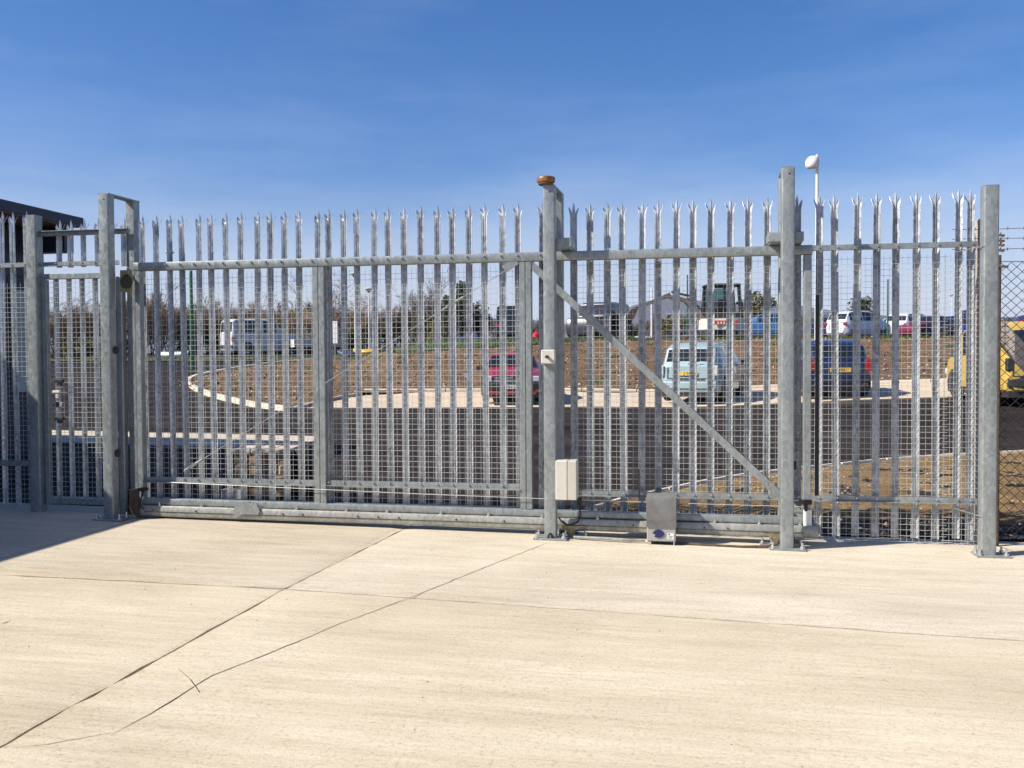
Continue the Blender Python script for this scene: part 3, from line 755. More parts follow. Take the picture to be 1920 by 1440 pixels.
# --- guide frames (pair of posts joined over the gate) -------------------------------------------
def base_plate(parent, cx, cy, z, hw=.15, hd=.09):
    m = MB(); m.box(cx-hw, cx+hw, cy-hd, cy+hd, z, z+.016, .003); p = m.build('base_plate', 'galv', parent)
    for sx in (-1, 1):
        for sy in (-1, 1): inst(BB_ME, 'bolt', p, (cx+sx*(hw-.03), cy+sy*(hd-.03), z+.016))
def guide_frame(label, xf, xr, top, zb, group=None):
    t = thing('gate_post_pair', label, 'gate post', (xf, -.22, zb), 0, 'guide frames of the sliding gate')
    def loc(m): m.v = [(a-xf, b+.22, c-zb) for a, b, c in m.v]; return m
    m = MB(); shs(m, xf, -.22, .106, zb+.012, top); loc(m).build('front_post', 'galv', t)
    m = MB(); shs(m, xr, .18, .10, zb+.012, top); loc(m).build('rear_post', 'galv', t)
    m = MB(); dx = (xr-xf)
    vs = [(xf-.053, -.273, top), (xf+.053, -.273, top), (xr+.05, .23, top), (xr-.05, .23, top)]
    m.add(vs+[(a, b, c+.012) for a, b, c in vs], [(0, 1, 2, 3), (7, 6, 5, 4), (0, 4, 5, 1), (1, 5, 6, 2), (2, 6, 7, 3), (3, 7, 4, 0)])
    loc(m).build('top_plate', 'galv', t, smooth=False)
    base_plate(t, 0, 0, 0); base_plate(t, xr-xf, .40, 0, .12)
    # little tie hole in the head of the front post
    m = MB(); m.tube((.01, -.0535, top-zb-.05), (.01, -.052, top-zb-.05), .009, 8); m.build('tie_hole', 'black', t)
    return t
xL = onY(203, 700, -.22).x; xC = onY(1032, 700, -.22).x; xR = onY(1476, 700, -.22).x
gl = guide_frame('left pair of galvanised guide posts where the sliding gate closes', xL+.01, onY(252, 600, .18).x, 3.215, g0(xL))
gc = guide_frame('middle pair of guide posts with the amber beacon on top', xC, onY(1047, 600, .18).x, 3.125, g0(xC))
gr = guide_frame('tall guide post pair right of the grey gate motor', xR, onY(1470, 600, .18).x, 3.20, g0(xR))
# guide blocks holding the top rail
def guide_block(label, x0, x1, y0, y1, z0, z1):
    m = MB(); m.box(x0, x1, y0, y1, z0, z1, .004); m.box(x0+.01, x1-.01, y0+.01, y1-.01, z0-.012, z0)
    return tag(m.build('guide_bracket', 'galv'), label, 'bracket', 'brackets that guide the top rail')
guide_block('flat guide bracket on the middle post above the top rail', xC+.053, xC+.19, -.21, .09, 2.60, 2.68)
gb = guide_block('flat guide bracket crossing the right guide post above the top rail', xR-.15, xR+.14, -.165, .08, 2.60, 2.68)
# catch with roller on the left frame
ct = thing('gate_catch', 'brown steel catch plate with dark round roller on left guide posts', 'gate catch', (xL+.12, -.1, 2.4))
m = MB(); m.box(-.02, .09, -.03, -.022, -.11, .10); m.box(-.035, -.02, -.03, .12, -.11, .10); m.build('plate', 'oldzinc', ct, smooth=False)
m = MB(); m.tube((.04, -.055, -.02), (.04, -.031, -.02), .062, 16); m.build('roller', simple('roller_olive', (.035, .042, .018), .6), ct)
m = MB(); m.tube((.045, -.06, .045), (.045, -.03, .045), .012, 8); m.build('bolt', 'black', ct)
cb = thing('gate_receiver', 'rusty receiving bracket with black cable at the foot of the left guide posts', 'bracket', (xL+.16, -.08, g0(xL)))
m = MB(); m.box(-.05, .07, -.02, -.012, .03, .27); m.box(-.05, -.04, -.02, .15, .03, .27); m.build('plate', 'rust', cb, smooth=False)
m = MB(); m.box(.075, .15, -.05, .02, .265, .30, .006); m.tube((.11, -.02, .265), (.11, -.03, .22), .012, 8); m.path([(.11, -.03, .22), (.10, -.05, .17), (.105, -.05, .12), (.13, -.04, .09)], .009, 6); m.build('cable_end', 'black', cb)
m = MB(); m.tube((-.02, -.05, .12), (.05, -.06, -.0), .006, 6); m.build('stay', 'oldzinc', cb)
# rubber buffers on the posts
for lab, (x, y, z) in (('upper black rubber buffer on left guide post', (xL+.065, -.2, 1.72)), ('lower black rubber buffer on left guide post', (xL+.065, -.2, .72)),
                       ('black rubber buffer beside right guide post near brace', (xR+.055, -.2, .70)), ('black rubber buffer left of middle guide post', (xC-.07, -.19, .70))):
    m = MB(); m.lathe([(0, 0), (.032, 0), (.038, .006), (.038, .016), (.03, .022), (0, .022)], (x, y, z), 'x', 14)
    tag(m.build('rubber_buffer', 'black'), lab, 'buffer', 'rubber buffers on the gate posts')

# --- beacon, key switch, control box -----------------------------------------------------------
bc = thing('warning_beacon', 'amber warning beacon on top of the middle guide post', 'beacon', (xC-.028, -.25, 3.138))
m = MB(); m.lathe([(.0, 0), (.062, 0), (.068, .006), (.066, .02), (.058, .026)], n=20); m.build('base', 'rust', bc)
m = MB(); m.lathe([(.062, .020), (.078, .026), (.082, .036), (.082, .066), (.078, .078), (.066, .086), (.03, .090), (0, .09)], n=20); l_ = m.build('lens', 'orange', bc); l_.scale = (1.0, .9, .85)
ks = thing('key_switch', 'square cream key switch box on the middle guide post', 'switch', (onY(1028, 669, -.3).x, -.274, 1.632))
m = MB(); m.box(-.062, .062, -.042, 0, -.062, .062, .008); bx = m.build('box', 'cream', ks)
m = MB(); m.tube((-.005, -.043, 0), (-.005, -.105, 0), .014, 10); m.tube((-.005, -.105, 0), (-.005, -.112, 0), .011, 10); m.build('lock_barrel', 'trim', ks)
for sx in (-1, 1):
    for sz in (-1, 1): inst(BOLT_ME, 'screw', bx, (sx*.05, -.040, sz*.05), scale=(.4, .3, .4))
jb = thing('control_box', 'tall beige plastic control box on the middle guide post above its foot', 'box', (xC+.058, -.31, .38))
m = MB(); m.box(0, .104, -.035, .14, 0, .345, .006); m.build('body', 'cream', jb)
m = MB(); m.box(.107, .185, -.034, .13, .001, .344, .006); m.build('lid', 'cream2', jb)
m = MB(); m.box(.103, .108, -.0325, .12, .003, .342); m.build('seal', 'conc_post', jb)
# --- motor --------------------------------------------------------------------------------------
x0 = onY(1212, 960, -.30).x; x1 = onY(1268, 960, -.30).x; mw = (x1-x0)/2
mo = thing('gate_motor', 'grey gate motor with chequered hood and blue oval badge', 'gate motor', ((x0+x1)/2, -.30, g0(0)+.0))
m = MB(); m.box(-mw+.004, mw-.004, 0.0, .2, .035, .165, .006); m.build('base_box', 'motor_box', mo)
m = MB(); prof = [(-.012, .160), (-.012, .385), (.005, .415), (.03, .428), (.19, .428), (.212, .41), (.212, .160)]
m.prism(prof, -mw, mw, 'x'); m.build('hood', 'chequer', mo, sharp=30)
m = MB(); m.prism([(.048*math.cos(a*math.pi/12), .035*math.sin(a*math.pi/12)) for a in range(24)], -.0075, 0, 'y'); bd = m.build('badge', 'badge', mo); bd.location = (-.024, 0, .103)
m = MB(); m.tube((-.062, -.012, .092), (-.062, 0, .092), .009, 8); m.build('key_lock', 'chrome', mo)
m = MB(); m.box(.052, .106, -.003, .0, .055, .108); lbp = m.build('label_plate', 'white', mo)
m = MB(); m.box(.060, .072, -.0045, -.0032, .094, .104); m.box(.060, .098, -.0045, -.0032, .082, .085); m.box(.060, .094, -.0045, -.0032, .073, .075); m.box(.060, .09, -.0045, -.0032, .064, .066); m.build('print', 'ink', lbp, smooth=False)
m = MB(); m.box(-mw+.012, mw-.012, .02, .19, .026, .036); m.build('foot_plate', 'trim', mo)
for sx in (-1, 1): 
    m = MB(); m.tube((sx*(mw-.02), .012, 0), (sx*(mw-.02), .012, .04), .006, 8); m.build('levelling_bolt', 'bolt', mo)
# carriages the beam runs on
def carriage(label, x, flip=1):
    t = thing('roller_carriage', label, 'roller', (x, -.02, g0(x)), 0, 'roller carriages under the beam')
    m = MB(); m.box(-.14, .14, -.09, .09, .0, .014, .003); m.build('base_plate', 'galv', t)
    m = MB(); m.prism([(-.06, .014), (.03, .014), (.03, .06), (.11*flip, .10), (-.12*flip, .10), (-.06, .06)] if flip > 0 else [(-.03, .014), (.06, .014), (.06, .06), (.12, .10), (-.11, .10), (-.03, .06)], -.085, -.070, 'y'); m.build('bracket', 'oldzinc', t, smooth=False)
    m = MB(); m.tube((-.01, -.095, .05), (-.01, -.085, .05), .022, 12); m.build('axle_nut', 'oldzinc', t)
    for sx in (-.12, .12): inst(BB_ME, 'bolt', t, (sx, -.07, .014))
carriage('yellowed roller carriage right of the middle guide post foot', xC+.17)
carriage('roller carriage left of the right guide post foot', xR-.07, -1)
# conduits and cables on the ground
m = MB(); pts = [(xC+.2, -.20, .03), (-.7, -.24, .035), (-.45, -.26, .03), (-.32, -.24, .03)]; m.path(pts, .014, 8)
tag(m.build('cable_conduit', 'galv_beam'), 'grey conduit on the concrete running from middle post to motor', 'conduit')
m = MB(); m.path([(-.05, -.23, .012), (.2, -.24, .0), (.5, -.25, -.004), (.72, -.22, .0), (.80, -.16, .012)], .016, 8)
tag(m.build('cable_conduit', 'rust'), 'dark conduit on the concrete between motor and right guide post', 'conduit')
m = MB(); m.path([(xC-.02, -.29, g0(xC)+.005), (xC-.012, -.288, .06), (xC, -.28, .075), (xC+.015, -.285, .055), (xC+.03, -.29, .02)], .008, 8)
tag(m.build('cable_loop', 'black'), 'short black cable loop at the foot of the middle guide post', 'cable')
m = MB(); m.tube((-.91, -.09, .30), (-.91, -.09, .37), .022, 10); m.path([(-.91, -.09, .30), (-.90, -.1, .22), (-.92, -.1, .15), (-1.0, -.1, .115), (-1.06, -.1, .14), (-1.1, -.1, .19)], .007, 6)
tag(m.build('spiral_cable', 'black'), 'black hanging cable with plug under the beige control box', 'cable')
m = MB(); m.path([onY(1198, 880, -.15), onY(1198, 935, -.15), onY(1206, 943, -.2), onY(1213, 945, -.25)], .006, 6)
tag(m.build('motor_cable', 'black'), 'thin black cable dropping to the back of the motor hood', 'cable')

# --- fixed palisade fence behind the tail, to the right ------------------------------------------
fence = thing('palisade_fence', 'fixed galvanised palisade fence with mesh behind the gate tail and right post', 'fence', (0, 0, 0), 0, 'palisade fences')
tr = angle_rail(fence, onY(1047, 600, .18).x+.055, onY(1832, 460, .19).x, .19, 2.575, leg=.05)
lr = angle_rail(fence, onY(1047, 600, .18).x+.055, onY(1832, 940, .19).x, .19, .37, leg=.05)
for px in [1075, 1105, 1137, 1169, 1202, 1234, 1267, 1300, 1333, 1367, 1402, 1438, 1497, 1535, 1570, 1606, 1644, 1681, 1719, 1758, 1797, 1822]:
    x = onY(px, 420, .21).x; pale(PALE_F, fence, x, .215)
    for z, rr in ((2.58, tr), (.375, lr)): bolt(rr, x+.004, .183, z)
x1 = onY(1775, 600, .2).x; x2 = onY(1832, 600, .2).x
wire_panel(fence, -1.0, x1, .0, 2.50, .205, seed=5); wire_panel(fence, x1-.02, x2, -.03, 2.49, .200, seed=6)
# free-standing end post
xe = onY(1853, 700, -.2).x
ep = thing('end_post', 'stout galvanised end post between palisade and chain-link fence', 'post', (xe, -.20, g0(xe)))
m = MB(); shs(m, 0, 0, .115, .014, 3.02); m.add([(-.0575, -.0575, 3.021), (.0575, -.0575, 3.021), (.0575, .0575, 3.021), (-.0575, .0575, 3.021)], [(0, 1, 2, 3)]); m.build('shaft', 'galv', ep)
base_plate(ep, .03, 0, 0, .13, .09)
for z in (2.53, .33):
    m = MB(); m.tube((-.16, .37, z), (-.06, -.05, z), .004, 6); m.tube((-.06, -.05, z), (-.058, -.058, z-.003), .004, 6); m.build('wire_tie', 'galv', ep)

# --- left side: fence, post, pedestrian gate --------------------------------------------------
lf = thing('palisade_fence', 'shaded galvanised palisade fence at the far left beside the building', 'fence', (0, 0, 0), 0, 'palisade fences')
xp = onY(69, 700, .05).x
a1 = angle_rail(lf, -9.85, xp-.05, .09, 2.60); a2 = angle_rail(lf, -9.85, xp-.05, .09, .57)
for i in range(22):
    x = onY(50, 450, .115).x-i*.152
    pale(PALE_F, lf, x, .115, .10)
    bolt(a1, x, .083, 2.605); bolt(a2, x, .083, .575)
wire_panel(lf, -9.8, xp-.06, .15, 2.42, .108, seed=8)
fp = thing('fence_post', 'galvanised square post between left fence and pedestrian gate', 'post', (xp, .05, g0(xp)))
m = MB(); shs(m, 0, 0, .115, 0, 3.09-g0(xp)); m.build('shaft', 'galv', fp)
fp2 = thing('slam_post', 'slim galvanised post just behind the left guide posts', 'post', (onY(229, 700, .12).x, .12, g0(-5.6)))
m = MB(); shs(m, 0, 0, .07, 0, 2.46-g0(-5.6), .008); m.build('shaft', 'galv', fp2)
xa = xp+.065; xb = onY(229, 700, .12).x-.04
ov = thing('over_panel', 'short row of palisade points above the pedestrian gate', 'fence panel')
m = MB(); m.box(xa, xL+.05, .06, .105, 2.885, 2.93); m.box(xa, xL+.05, .02, .0595, 2.924, 2.93); m.build('upper_bar', 'galv', ov, smooth=False)
r1 = angle_rail(ov, xa, xb+.05, .09, 2.60, leg=.045)
pm = pale_mesh(2.57, 3.055, 'pale_stub')
for px in (108, 132.5, 157, 181, 206, 231):
    x = onY(px, 450, .115).x; pale(pm, ov, x, .118)
    if px < 200: bolt(r1, x, .083, 2.605)
pg = thing('pedestrian_gate', 'narrow pedestrian gate of pales in the building shadow at left', 'gate')
for a_, b_ in ((xa+.01, xa+.06), (xb-.05, xb)):
    m = MB(); m.box(a_, b_, .05, .10, .16, 2.44, .004); m.build('stile', 'galv', pg)
m = MB(); m.box(xa+.01, xb, .05, .10, 2.445, 2.50, .004); m.build('top_rail', 'galv', pg)
m = MB(); m.box(xa+.061, xb-.051, .05, .10, .165, .23, .004); m.build('bottom_rail', 'galv', pg)
pm2 = pale_mesh(.18, 2.63, 'pale_gate', False)
for px in (110, 134, 158.5, 183):
    x = onY(px, 700, .125).x
    m_ = MB(); 
    o = inst(pm2, 'pale', pg, (x, .112, 0), (0, 0, rp.gauss(0, .03)))
wire_panel(pg, xa+.07, xb-.06, .24, 2.43, .075, seed=9)
m = MB(); xl = onY(107, 750, .03).x
m.box(xl-.045, xl+.045, .01, .045, 1.29, 1.322, .008); m.box(xl-.01, xl+.025, .015, .045, 1.24, 1.288, .006); lk = m.build('lock', 'cream2', pg)
m = MB(); m.box(xl-.01, xl+.05, .01, .045, 1.15, 1.215, .01); m.build('lock_handle', 'chrome', lk)
for z in (1.40, 1.02):
    m = MB(); m.box(xl-.02, xl+.075, .01, .048, z, z+.035, .004); m.box(xl+.01, xl+.045, .015, .048, z-.03, z-.001); m.build('hinge', 'black', pg)

# --- chain-link fence and concrete post to the right -------------------------------------------
cf = thing('chain_link_fence', 'rusty chain-link fence with barbed wire strands at the right edge', 'fence')
yc = .25; xq = onY(1866, 500, yc).x
m = MB(); st = .086; hh = .082; ztop = 2.42; zb = -.02
nx = int(3.2/st); nz = int((ztop-zb)/hh)
for i in range(nx):
    for j in range(nz):
        x = xq+i*st; z = ztop-j*hh; rr = .003
        m.tube((x+st/2, yc, z), (x+st, yc+.004, z-hh/2), rr, 3, cap=False); m.tube((x+st, yc-.004, z-hh/2), (x+st/2, yc, z-hh), rr, 3, cap=False)
        m.tube((x+st/2, yc, z), (x, yc+.004, z-hh/2), rr, 3, cap=False); m.tube((x, yc-.004, z-hh/2), (x+st/2, yc, z-hh), rr, 3, cap=False)
stuff(m.build('link_mesh', 'linkwire', cf, fix=False))
m = MB(); m.path([(xq+k*.3, yc, 2.425+.003*(-1)**k) for k in range(11)], .003, 5); m.build('line_wire', 'linkwire', cf)
for k, py in enumerate((428, 447, 467)):
    z = onY(1900, py, yc).z; m = MB(); rnd = random.Random(k)
    m.path([(xq-.35+i*.25, yc-.01, z+rnd.gauss(0, .004)) for i in range(14)], .0028, 5)
    for i in range(24):
        x = xq-.3+i*.13; m.tube((x, yc-.03, z-.012), (x+.006, yc+.01, z+.014), .002, 4); m.tube((x+.006, yc-.02, z+.014), (x, yc, z-.013), .002, 4)
    m.build('barbed_wire', 'rust', cf)
m = MB(); m.tube((xq+.02, yc-.02, zb), (xq+.02, yc-.02, 2.48), .022, 8); m.build('rusty_upright', 'rust', cf)
for i in range(5):
    z = onY(1875, (442, 452, 460, 470, 500)[i], yc).z; m = MB(); m.tube((xq, yc-.05, z), (xq+.055+.03*(i == 4), yc-.06, z-.006), .010, 6); m.tube((xq+.03, yc-.07, z-.02), (xq+.03, yc-.03, z+.02), .006, 6); m.build('wire_clip', 'rust', cf)
cp = thing('concrete_fence_post', 'pale concrete fence post with raking strut behind the end post', 'post', (onY(1843, 700, .36).x, .36, -.02))
m = MB(); m.box(-.06, .06, -.06, .06, 0, onY(1834, 412, .36).z+.02, .008); m.build('shaft', 'conc_post', cp)
pS = onY(1856, 600, .40)-Vector(cp.location); pE = onY(1945, 700, .40)-Vector(cp.location); dd = (pE-pS); pS2 = pS-dd*.25; pE2 = pS+dd*3.2
m = MB(); bar(m, (pS2.x, pS2.z), (pE2.x, pE2.z), .14, .10, .03); m.build('strut', 'conc_post', cp, smooth=False)

# ================================================================== BUILDING AT THE LEFT
bd_ = thing('canopy_building', 'low dark building with overhanging flat roof behind the left fence', 'building', (-9.9, 4.6, H(-9.9, 4.6)))
ox, oy, oz = -9.9, 4.6, H(-9.9, 4.6)
def bpart(name, mat, boxes, c=0, parent=None):
    m = MB()
    for (a, b, c0, d, e, f) in boxes: m.box(a-ox, b-ox, c0-oy, d-oy, e-oz, f-oz, c)
    return m.build(name, mat, parent or bd_, smooth=False)
EX = -9.28; EY = 4.80
rf = bpart('roof', 'roof', [(-20, EX, -16, EY, 3.72, 3.84)])
bpart('fascia', 'clad', [(EX+.003, EX+.03, -16, EY+.03, 3.71, 3.86), (-20, EX, EY+.003, EY+.03, 3.71, 3.86)], parent=rf)
for i in range(30): bpart('soffit_board', 'soffit', [(-9.92+.0, EX-.002, -16+i*.69, -16+i*.69+.66, 3.69, 3.717)], parent=rf)
# east wall with cladding bays, openings left between them
bpart('wall', 'clad', [(-20, -9.94, -16, 4.55, -.2, .5), (-20, -9.94, -16, 4.55, 2.9, 3.68), (-20, -9.94, 4.0, 4.55, .5, 2.9), (-20, -9.94, -16, -1.0, .5, 2.9), (-20, -9.94, 1.6, 2.0, .5, 2.9), (-20, -10.4, -1.0, 4.0, .5, 2.9)])
for y0, y1 in ((-.98, 1.58), (2.02, 3.98)):
    wv = bpart('window', 'trim', [(-9.99, -9.93, y0, y1, .5, .57), (-9.99, -9.93, y0, y1, 2.83, 2.9), (-9.99, -9.93, y0, y0+.07, .575, 2.825), (-9.99, -9.93, y1-.07, y1, .575, 2.825), (-9.985, -9.935, (y0+y1)/2-.03, (y0+y1)/2+.03, .575, 2.825)])
    bpart('pane', 'dullglass', [(-9.975, -9.965, y0+.072, (y0+y1)/2-.032, .58, 2.82)], parent=wv)
    bpart('pane', 'dullglass', [(-9.975, -9.965, (y0+y1)/2+.032, y1-.072, .58, 2.82)], parent=wv)
for i in range(7): bpart('cladding_panel', 'clad', [(-9.938, -9.915, -1.0+i*.8, -1.0+i*.8+.785, 2.91, 3.67)])
bpart('pale_panel', 'ply', [(-9.937, -9.90, 4.02, 4.5, 1.15, 2.7)])
bpart('gutter_box', 'clad', [(-9.93, -9.35, 4.50, 4.72, 3.30, 3.68)])
bpart('downpipe', 'trim', [(-9.9, -9.82, 4.56, 4.64, .1, 3.29)])

# ================================================================== STONE BLOCK STACK BEHIND THE GATE
bx0 = on_ground(440, 934); bw = thing('stone_stack', 'low stack of brown walling stones with pale capping behind the gate', 'stone wall', (bx0.x, bx0.y, H(bx0.x, bx0.y)), R(7))
rnd = random.Random(44)
for dy in (0.0, .24):
    for c in range(4):
        x = 0
        for k in range(4):
            wd = rnd.uniform(.135, .17); h = .125
            m = MB(); m.box(x+.006, x+wd-.006, dy+rnd.uniform(-.012, .012), dy+.23, c*h+.004, c*h+h-.006, .014)
            m.v = [(a+rnd.gauss(0, .004), b+rnd.gauss(0, .004), c_+rnd.gauss(0, .003)) for a, b, c_ in m.v]
            m.build('stone', 'wallstone', bw, sharp=25); x += wd
for k in range(3):
    m = MB(); m.box(-.02+k*.22, -.02+k*.22+.212, -.025, .50, .502, .55, .01); m.build('capping_stone', 'wallcap', bw, sharp=25)
pd = on_ground(573, 930); dr = thing('black_drum', 'black plastic drum standing right of the stone stack', 'drum', pd)
m = MB(); m.lathe([(0, 0), (.15, 0), (.165, .02), (.16, .16), (.168, .175), (.16, .19), (.16, .36), (.168, .375), (.16, .39), (.158, .5), (.13, .545), (0, .55)], n=18); m.build('body', 'black', dr, sharp=50)
m = MB(); m.lathe([(0, .551), (.04, .551), (.04, .575), (0, .58)], (.05, 0, 0), n=10); m.build('cap', 'trim', dr)
st_ = MB(); p = on_ground(523, 862); st_.box(p.x-.10, p.x+.06, p.y-.08, p.y+.08, p.z, p.z+.20, .01); st_.box(p.x-.13, p.x+.10, p.y-.1, p.y+.1, p.z+.201, p.z+.26, .01)
tag(st_.build('marker_block', 'wallcap'), 'small pale capped block standing behind the stone stack', 'block')
pz = on_ground(437, 940); st_ = MB(); st_.box(pz.x-.12, pz.x+.14, pz.y-.04, pz.y+.05, pz.z+.02, pz.z+.13, .01)
tag(st_.build('timber_offcut', 'ply'), 'pale timber offcut leaning at the left foot of the stone stack', 'timber')

# ================================================================== VEHICLES
PROF = {
 'saloon': dict(L=4.6, W=1.74, H=1.42, zb=.90, top=[(-.5, .48), (-.495, .80), (-.47, .93), (-.33, .98), (-.21, 1.36), (-.14, 1.41), (.0, 1.42), (.07, 1.36), (.19, .97), (.30, .93), (.43, .84), (.485, .74), (.5, .45)], rear=(3, 4), front=(7, 8), side=(4, 7)),
 'mpv': dict(L=4.3, W=1.76, H=1.66, zb=1.02, top=[(-.5, .55), (-.495, .98), (-.475, 1.08), (-.42, 1.50), (-.37, 1.61), (-.15, 1.67), (.05, 1.64), (.13, 1.55), (.31, 1.06), (.40, .95), (.47, .82), (.5, .5)], rear=(2, 3), front=(7, 8), side=(3, 7)),
 'hatch': dict(L=3.9, W=1.68, H=1.48, zb=.93, top=[(-.5, .50), (-.495, .90), (-.475, .98), (-.40, 1.36), (-.34, 1.44), (-.12, 1.48), (.04, 1.45), (.11, 1.36), (.29, .96), (.40, .87), (.47, .75), (.5, .45)], rear=(2, 3), front=(7, 8), side=(3, 7)),
 'van': dict(L=4.2, W=1.78, H=1.84, zb=1.05, top=[(-.5, .55), (-.498, 1.02), (-.492, 1.10), (-.475, 1.68), (-.455, 1.80), (-.2, 1.84), (.08, 1.80), (.15, 1.70), (.32, 1.12), (.42, 1.0), (.48, .85), (.5, .5)], rear=(2, 3), front=(7, 8), side=(6, 7)),
 'jeep': dict(L=4.4, W=1.8, H=2.0, zb=1.20, top=[(-.5, .55), (-.498, 1.15), (-.495, 1.22), (-.48, 1.88), (-.46, 1.97), (-.1, 2.0), (.06, 1.97), (.10, 1.88), (.17, 1.24), (.30, 1.20), (.47, 1.12), (.49, 1.0), (.5, .55)], rear=(2, 3), front=(7, 8), side=(3, 7)),
}
_w = MB(); _w.lathe([(.0, -.09), (.2, -.09), (.29, -.095), (.315, -.07), (.32, 0), (.315, .07), (.29, .095), (.2, .09), (0, .09)], axis='x', n=20); _wo = _w.build('tyre', 'tyre'); TYRE = _wo.data; bpy.data.objects.remove(_wo)
_w = MB(); _w.lathe([(0, .075), (.06, .098), (.17, .092), (.205, .102), (.215, .09)], axis='x', n=20); _wo = _w.build('rim', 'rim'); RIM = _wo.data; bpy.data.objects.remove(_wo)
PAINTS = {}
def vehicle(name, label, cat, kind, col, loc, heading, plate=None, plate_mat='plate_y', face='rear', detail=True, tail='tail', scale=1.0, group=None):
    """heading: angle of the nose about Z, 0 = +Y. Local x right, y forward"""
    t = thing(name, label, cat, loc, heading, group); t.scale = (scale,)*3
    pr = PROF[kind]; L, Wd, Hh, zb = pr['L'], pr['W'], pr['H'], pr['zb']; hw = Wd/2
    if col not in PAINTS: PAINTS[col] = paint('paint_%d' % len(PAINTS), col)
    pm_ = PAINTS[col]; z0 = .22; rows = []
    for (yf, zt) in pr['top']:
        y = yf*L; e = abs(yf)*2
        w_ = hw*(1-.10*e**6)*(1 if e < .97 else .94)
        if kind in ('mpv', 'hatch') and yf < 0 and e > .8: w_ *= 1-.16*((e-.8)/.2)**2
        roof = max(0, min(1, (zt-zb)/(Hh-zb))); slab_side = {'van': .96, 'jeep': .90}.get(kind, .76)
        wt = w_*(.985*(1-roof)+slab_side*roof)
        zc = min(zb, zt-.03)
        zz = z0+(.10 if e > .97 else 0)
        half = [(0, zz), (w_*.86, zz), (w_*.97, zz+.10), (w_*1.0, min(.60, zt-.06)), (w_*.975, zc), (wt*.99, max(zc+.01, zt-.05)), (wt*.90, zt), (wt*.5, zt+.015), (0, zt+.02)]
        rows.append([(x, y, z) for x, z in half] + [(-x, y, z) for x, z in half[-2:0:-1]])
    m = MB(); n = len(rows[0])
    m.add([p for r_ in rows for p in r_], [(i*n+j, i*n+(j+1) % n, (i+1)*n+(j+1) % n, (i+1)*n+j) for i in range(len(rows)-1) for j in range(n)] + [tuple(range(n))[::-1], tuple((len(rows)-1)*n+j for j in range(n))])
    body = m.build('body', pm_, t, sharp=32)
    def patch(i0, i1, cols, inset, off, nm, mat, parent=t):
        """glass laid over the shell between stations i0..i1 and section columns"""
        a = [Vector(rows[i0][c]) for c in cols]; b = [Vector(rows[i1][c]) for c in cols]
        nrm = (b[0]-a[0]).cross(a[-1]-a[0]); nrm.normalize()
        cen = (a[0]+b[-1])/2-Vector((0, (a[0].y+b[-1].y)/2, .8)) if abs(nrm.y) < .5 else Vector((0, cen_y(i0), .4))
        if nrm.dot(cen) < 0: nrm = -nrm
        A = [p.lerp(q, inset) for p, q in zip(a, b)]; B = [p.lerp(q, 1-inset) for p, q in zip(a, b)]
        def shr(Lp):
            c0, c1 = Lp[0], Lp[-1]; return [p.lerp(c1 if k == 0 else c0, .06) if k in (0, len(Lp)-1) else p for k, p in enumerate(Lp)]
        A, B = shr(A), shr(B); mm = MB(); mm.grid([[p+nrm*off for p in A], [p+nrm*off for p in B]])
        k = len(mm.v); mm.grid([[p-nrm*.012 for p in A], [p-nrm*.012 for p in B]]); q = len(A)
        mm.f += [(i, i+1, k+i+1, k+i) for i in range(q-1)] + [(q+i, q+i+1, k+q+i+1, k+q+i) for i in range(q-1)] + [(0, q, k+q, k), (q-1, 2*q-1, k+2*q-1, k+q-1)]
        return mm.build(nm, mat, parent, sharp=30)
    def cen_y(i): return rows[i][0][1]
    top_cols = [5, 6, 7, 8, 9, 10, 11]
    patch(pr['rear'][0], pr['rear'][1], top_cols, .10, .008, 'rear_window', 'glass')
    patch(pr['front'][0], pr['front'][1], top_cols, .08, .008, 'windscreen', 'glass')
    s0_, s1_ = pr['side']
    for cols in ([4, 5], [12, 11]):
        for i in range(s0_, s1_):
            if rows[i+1][0][1]-rows[i][0][1] > .12: patch(i, i+1, cols, .06, .006, 'side_window', 'glass')
    # wheels
    for yy in (-.31*L, .30*L):
        for sx in (-1, 1):
            wh = inst(TYRE, 'wheel', t, (sx*(hw-.11), yy, .32), (0, 0, 0 if sx > 0 else math.pi)); inst(RIM, 'rim', wh)
            m = MB(); m.lathe([(0, 0), (.38, 0), (.38, .02)], (sx*(hw-.012) if sx > 0 else -hw-.008, yy, .36), 'x', 18); m.v = [(a, b, max(c, .2)) for a, b, c in m.v]; m.build('wheel_arch', 'trim', t)
    if not detail: 
        for sx in (-1, 1):
            m = MB(); m.box(sx*hw*.80-.13, sx*hw*.80+.13, -L/2-.02, -L/2+.10, .78, .95, .02); m.build('tail_light', 'tail', t)
        return t
    # bumpers
    for sgn in (-1, 1):
        m = MB(); yb = sgn*L/2
        pts = [(-hw*.93, yb-sgn*.22), (-hw*.86, yb+sgn*.0), (-hw*.5, yb+sgn*.05), (hw*.5, yb+sgn*.05), (hw*.86, yb), (hw*.93, yb-sgn*.22)]
        ring = [[(x, y-sgn*.06, .36), (x, y, .40), (x, y, .54), (x, y-sgn*.03, .58), (x, y-sgn*.10, .59)] for x, y in pts]
        m.grid(ring); m.build('bumper', pm_ if kind in ('mpv', 'hatch') else 'trim', t, sharp=30)
    m = MB(); m.box(-hw*.86, hw*.86, -L/2+.06, L/2-.06, .15, .30); m.build('underbody', 'trim', t)
